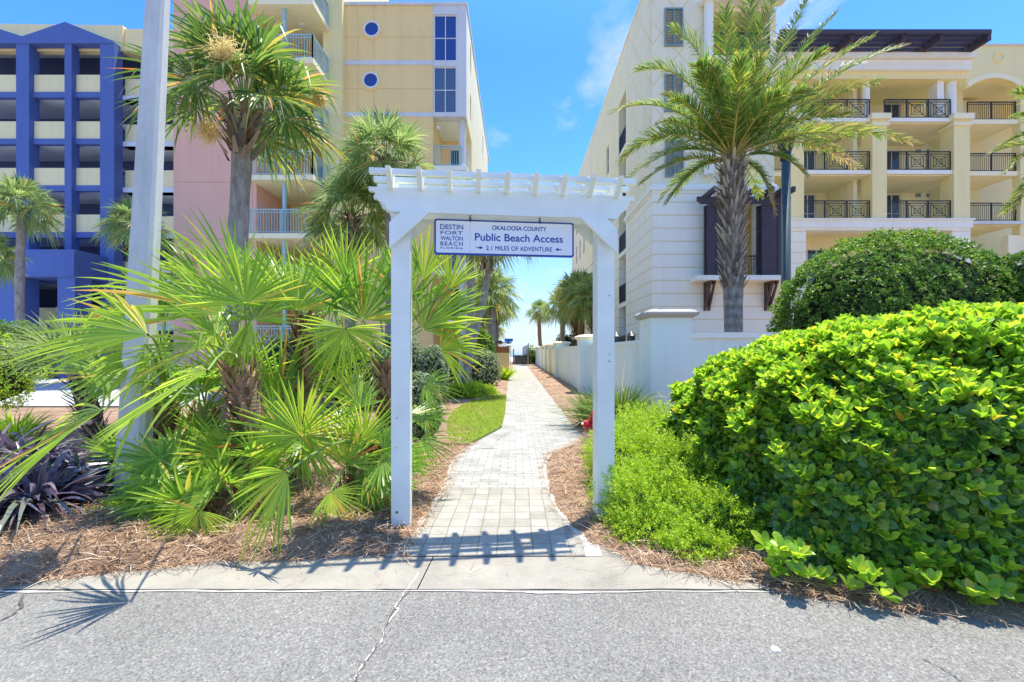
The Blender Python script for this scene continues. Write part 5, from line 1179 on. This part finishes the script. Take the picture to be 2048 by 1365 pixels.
def big_hedge():
    c = (5.9, 4.12, .40); h = (4.12, 1.56, 1.44); r = root('hedge', 'big bright green clipped hedge with rounded leaves filling the right foreground', 'hedge', (c[0], c[1], 0))
    core(c, h, 3.0, .88, 40, pl=4.0).build('twig_shade', M['core'], r)  # added solid core, painted dark as the shade behind the leaves
    q, nn = superell(62000, c, h, 3.0, -.02, .05, 0, 4.0)
    vis = (q[:, 1] < c[1]+1.2) | (q[:, 2] > 1.2); q, nn = q[vis], nn[vis]
    vx = q/np.maximum(q[:, 1:2], .1); inf = (vx[:, 0] < 1.35); q, nn = q[inf], nn[inf]
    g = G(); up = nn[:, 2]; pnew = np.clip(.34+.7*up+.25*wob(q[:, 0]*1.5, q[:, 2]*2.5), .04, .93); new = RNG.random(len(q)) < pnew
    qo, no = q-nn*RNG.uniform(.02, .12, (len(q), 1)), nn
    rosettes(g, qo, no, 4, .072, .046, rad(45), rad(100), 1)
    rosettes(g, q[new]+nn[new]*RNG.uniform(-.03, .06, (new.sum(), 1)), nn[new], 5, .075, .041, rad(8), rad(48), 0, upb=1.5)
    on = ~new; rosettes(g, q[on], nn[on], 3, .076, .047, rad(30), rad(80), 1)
    # sprigs reaching over the road edge
    xs = RNG.uniform(1.62, 4.2, 90); ys = np.interp(xs, [a for a, b in FRONT], [b for a, b in FRONT])+RNG.uniform(-.06, .24, 90)
    qs = np.stack([xs, ys, RNG.uniform(.05, .26, 90)], -1); rosettes(g, qs, np.tile((0, -.5, .8), (90, 1)), 7, .085, .048, rad(20), rad(75), 0)
    g.build('foliage', [M['hedge_new'], M['hedge_old'], M['bark_twig']], r)
    print('hedge leaves', g.n)
big_hedge()
def shrub(name, label, c, h, n, mat, L_, W_, e=2.2, lump=.06, nl=4, grp=None, t0=20, t1=85, cat='shrub', cmul=.84, zmin=0):
    r = root(name, label, cat, (c[0], c[1], 0), group=grp); core(c, h, e, cmul, 24, fseed=c[0]).build('twig_shade', M['core'], r)  # added dark core blocks the view through, coloured as inner shade
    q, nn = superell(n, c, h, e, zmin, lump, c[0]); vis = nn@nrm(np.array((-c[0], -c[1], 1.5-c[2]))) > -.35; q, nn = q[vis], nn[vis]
    q = q-nn*RNG.uniform(-.02, .12, (len(q), 1))*min(h)
    g = G(); rosettes(g, q, nn, nl, L_, W_, rad(t0), rad(t1), 0, LEAF2 if L_ < .06 or c[1] > 7 else LEAF); g.build('foliage', M[mat], r); return r
shrub('bush', 'large dark glossy green domed bush behind the garden wall', (X(1788, 12.6), 12.6, 2.2), (3.15, 1.9, 2.55), 17000, 'bush_leaf', .085, .055, 2.2, .06, 5)
shrub('bush', 'green bush at the right edge behind the hedge, beside the larger dome', (X(2075, 11.6), 11.6, 2.2), (1.4, 1.4, 1.9), 6000, 'bush_leaf', .085, .055, 2.2, .06, 5)
vg = 'rounded variegated shrubs along the path'
for lab, px, py, Y0, rx, rz in (('largest rounded variegated shrub beside the lawn end of the path', 963, 742, 19.5, .86, .92),
    ('oval blue grey variegated shrub next to the brown mulch left of the lawn', 866, 752, 12.6, .42, .62),
    ('small variegated shrub between the oval one and the palm trunk', 893, 735, 19.0, .55, .75),
    ('wide variegated shrub behind the trunk of the arbor side palmetto', 705, 745, 11.5, 1.0, .75),
    ('variegated shrub in front of the salmon garden wall', 562, 738, 13.5, .85, .8),
    ('low variegated shrub half hidden by the left arbor post', 838, 815, 7.6, .36, .42),
    ('variegated shrub farther back left of the blue kayak cover', 800, 735, 13, .7, .8)):
    z0 = max(rz*.5, Z(py, Y0)); shrub('rounded_shrub', lab, (X(px, Y0), Y0, z0), (rx, rx, max(rz, z0)), 2600 if Y0 < 15 else 2200, 'varieg', .05, .036, 2.2, .04, 4, vg)
shrub('bush', 'dark green leafy bush in front of the shed under the palms', (X(958, 23), 23, 1.3), (.75, .8, 1.35), 2600, 'bush_leaf', .12, .08, 2.1, .12, 4)
shrub('bush', 'tiny green bush behind the far garden wall pillars', (X(1131, 44), 44, 2.0), (1.1, 1, 1.3), 500, 'bush_leaf', .2, .14, 2.1, .15, 3)
shrub('bush', 'dark bush right of the beach steps', (X(1062, 56), 56, .6), (.75, .8, 1.5), 500, 'bush_leaf', .2, .12, 2.1, .2, 3)
shrub('bush', 'light green shrub with bare branches at the left edge near the parking drive', (X(-30, 9), 9, 1.1), (.8, .8, .75), 2600, 'hedge_new', .055, .036, 2.1, .2, 3)
shrub('bush', 'pale green branching shrub above the drive at the left edge', (X(8, 10), 10, 1.75), (.62, .6, .42), 1500, 'bush_leaf', .055, .036, 2.1, .3, 3, zmin=1.2)
# kayak cover by the shrubs
def kayak():
    Y0 = 13; xx = X(835, Y0); r = root('folded_umbrella', 'bright blue folded beach umbrella wrapped upright among the shrubs left of the lawn', 'umbrella', (xx, Y0, 0)); n = 20; v = []
    for t, rr in ((0, .05), (.1, .13), (.45, .19), (.8, .15), (1, .03)):
        for k in range(n): a = 2*pi*k/n; q = rr*(1+.25*cos(5*a+t*3)); v.append((xx+q*cos(a), Y0+q*sin(a), .15+1.35*t))
    G().add(v, [(i*n+j, i*n+(j+1) % n, (i+1)*n+(j+1) % n, (i+1)*n+j) for i in range(4) for j in range(n)]).build('canopy', M['tarp'], r)
    G().tube([(xx, Y0, 0), (xx, Y0, 1.58)], .02, 8).build('pole', M['metal_w'], r)
kayak()
# feathery ferns
def fern(label, blobs, n, tag_cat='fern', ln=.016, grp='feathery green ferns', mat='fern'):
    c0 = blobs[0]; r = root('foxtail_fern', label, tag_cat, (c0[0], c0[1], 0), group=grp); g = G(); tot = sum(b[3]*b[4] for b in blobs); gc = G()
    for (x, y, z, rx, ry, rz) in blobs:
        m = int(n*rx*ry/tot/22); q, nn = superell(m*2, (x, y, z), (rx*1.05, ry*1.05, rz*1.15), 2, .0, .38, x*3); q = q[:m]; nn = nn[:m]
        base = q-nn*.10; dd = nrm(nn+RNG.normal(0, .35, q.shape)+np.array((0, 0, .15)))
        for j in range(22):   # each spray: a short stem with a brush of tiny leaves
            t = RNG.uniform(0, 1, len(q))[:, None]; side = nrm(np.cross(dd, nrm(RNG.normal(0, 1, q.shape)))); d = nrm(dd*.75+side)
            L_ = RNG.uniform(.7, 1.3, len(q))*ln; g.scatter(SMALL, mats_from(d, nrm(RNG.normal(0, 1, q.shape)+(0, -.3, 1)), L_, L_*.30, L_), base+dd*t*.13)
        k = core((x, y, z), (rx, ry, rz), 2, .74, 16); gc.V += [v for v in k.V]; gc.F += [(f+gc.n, mi) for f, mi in k.F]; gc.n += k.n
    gc.build('crevice_shade', M['fern_core'], r); g.build('foliage', M[mat], r)  # solid cores painted dark as the shade between the sprays
SMALL = (np.array([(0, 0, 0), (.5, -.5, 0), (.5, .5, 0), (1, 0, 0)]), [np.array([(0, 1, 3, 2)])])
fern('wide bright green feathery fern spreading between the right arbor post and the hedge', [(1.15, 3.95, .12, .42, .38, .30), (1.50, 4.3, .2, .5, .5, .40), (1.25, 4.75, .2, .42, .5, .42), (1.05, 3.6, .05, .28, .22, .17), (1.62, 3.62, .1, .38, .32, .26), (1.35, 5.35, .25, .42, .45, .38), (1.75, 5.6, .3, .5, .5, .42), (1.35, 3.35, .03, .28, .2, .14)], 260000, ln=.026)
fern('small dark green feathery fern at the foot of the concrete pole', [(X(270, 4.0), 4.0, .05, .22, .16, .15), (X(215, 3.95), 3.95, .03, .2, .12, .09), (X(320, 4.0), 4.0, .05, .15, .14, .12)], 26000, ln=.022)
fern('light green feathery fern below the rounded shrubs at the edge of the lawn', [(X(925, 14.5), 14.5, .1, .55, .5, .34), (X(955, 15.3), 15.3, .1, .5, .5, .3), (X(975, 16), 16, .0, .35, .4, .2)], 30000, ln=.05)
# grass clumps
def clump(label, x, y, n, L_, w, spread, mat='clump', grp='ornamental grass clumps', name='grass_clump', cat='grass clump', bend=.9, rad_=.15, z=0):
    g = G(); az = RNG.uniform(0, 2*pi, n); el = rad(90)-np.abs(RNG.normal(0, spread, n)); hx = np.stack([np.cos(az), np.sin(az), np.zeros(n)], -1)
    p0 = np.array((x, y, z))+hx*RNG.uniform(0, rad_, n)[:, None]; Ls = L_*RNG.uniform(.5, 1.1, n); d0 = hx*np.cos(el)[:, None]+np.array((0, 0, 1))*np.sin(el)[:, None]
    K = 7; V = np.zeros((n, K, 3, 3)); sd_ = np.stack([-np.sin(az), np.cos(az), np.zeros(n)], -1); sd_ = nrm(sd_+RNG.normal(0, .5, (n, 3))); bd = bend*RNG.uniform(.4, 1.3, n)
    for i in range(K):
        t = i/(K-1); c = p0+d0*(Ls*t)[:, None]+hx*(Ls*bd*.35*t*t)[:, None]; c[:, 2] -= Ls*bd*.5*t**2.4; c[:, 2] = np.maximum(c[:, 2], .01)
        ww = w*(1-t**3)*(.7+.6*min(1, t*4))*.5+.0005; V[:, i, 0] = c-sd_*ww; V[:, i, 1] = c+np.array((0, 0, -.25*ww)); V[:, i, 2] = c+sd_*ww
    idx = np.arange(n*K*3).reshape(n, K, 3); q = np.concatenate([np.stack([idx[:, :-1, j], idx[:, :-1, j+1], idx[:, 1:, j+1], idx[:, 1:, j]], -1).reshape(-1, 4) for j in (0, 1)])
    g.add(V, q); o = g.build(name, M[mat], loc=(x, y, z)); return tag(o, label, cat, grp)
clump('tall green ornamental grass clump against the capped wall pillar', X(1245, 8.0), 8.0, 900, 1.3, .015, .34)
clump('green grass clump left of the right arbor post at the foot of the wall', X(1193, 8.8), 8.8, 620, 1.15, .014, .42)
clump('small green grass tuft beside the largest rounded shrub', X(1010, 24), 24, 260, 1.1, .03, .45, 'fern')
clump('thin seed stalks rising from the grass by the wall', X(1238, 8.3), 8.3, 18, 1.6, .006, .22, 'flower', bend=.4)
pg = 'purple strap leaved plants at the left'
for i, (px, Y0, n, L_, lab) in enumerate(((70, 4.05, 190, .95, 'dark purple strap leaved plant nearest the straw, left of the pole'), (-20, 3.95, 150, .95, 'dark purple strap leaved plant cut by the left edge'), (160, 4.6, 150, 1.05, 'dark purple strap leaved plant close to the concrete pole'),
    (60, 5.0, 160, 1.25, 'taller purple strap leaved plant at the back of the group'), (-30, 4.9, 140, 1.2, 'purple strap leaved plant at the back by the left edge'))):
    clump(lab, X(px, Y0), Y0, n, L_, .042, .55, 'purple_leaf', pg, 'strap_leaf_plant', 'plant', 1.5, .12)
clump('low yellow green fan leaved ground plant at the left edge behind the purple plants', X(30, 7.4), 7.4, 260, .8, .02, .6, 'fern', None, 'leafy_plant', 'plant')

g = G(); n = 160; x = RNG.uniform(-2.6, 1.6, n); y = RNG.uniform(2.86, 3.7, n)**1; k = RNG.random(n) < np.where(y > 3.1, 1, .5); x, y = x[k], y[k]; n = len(x); az = RNG.uniform(0, 2*pi, n)
g.scatter(NEEDLE, mats_from(np.stack([np.cos(az), np.sin(az), np.zeros(n)], -1), np.tile((0, 0, 1.), (n, 1)), RNG.uniform(.05, .13, n), np.full(n, .0024), np.full(n, .01)), np.stack([x, y, np.full(n, .019)], -1))
tag(g.build('stray_needles', M['straw']), 'few stray pine needles scattered over the concrete strip and pavers', 'pine needles', kind='stuff')
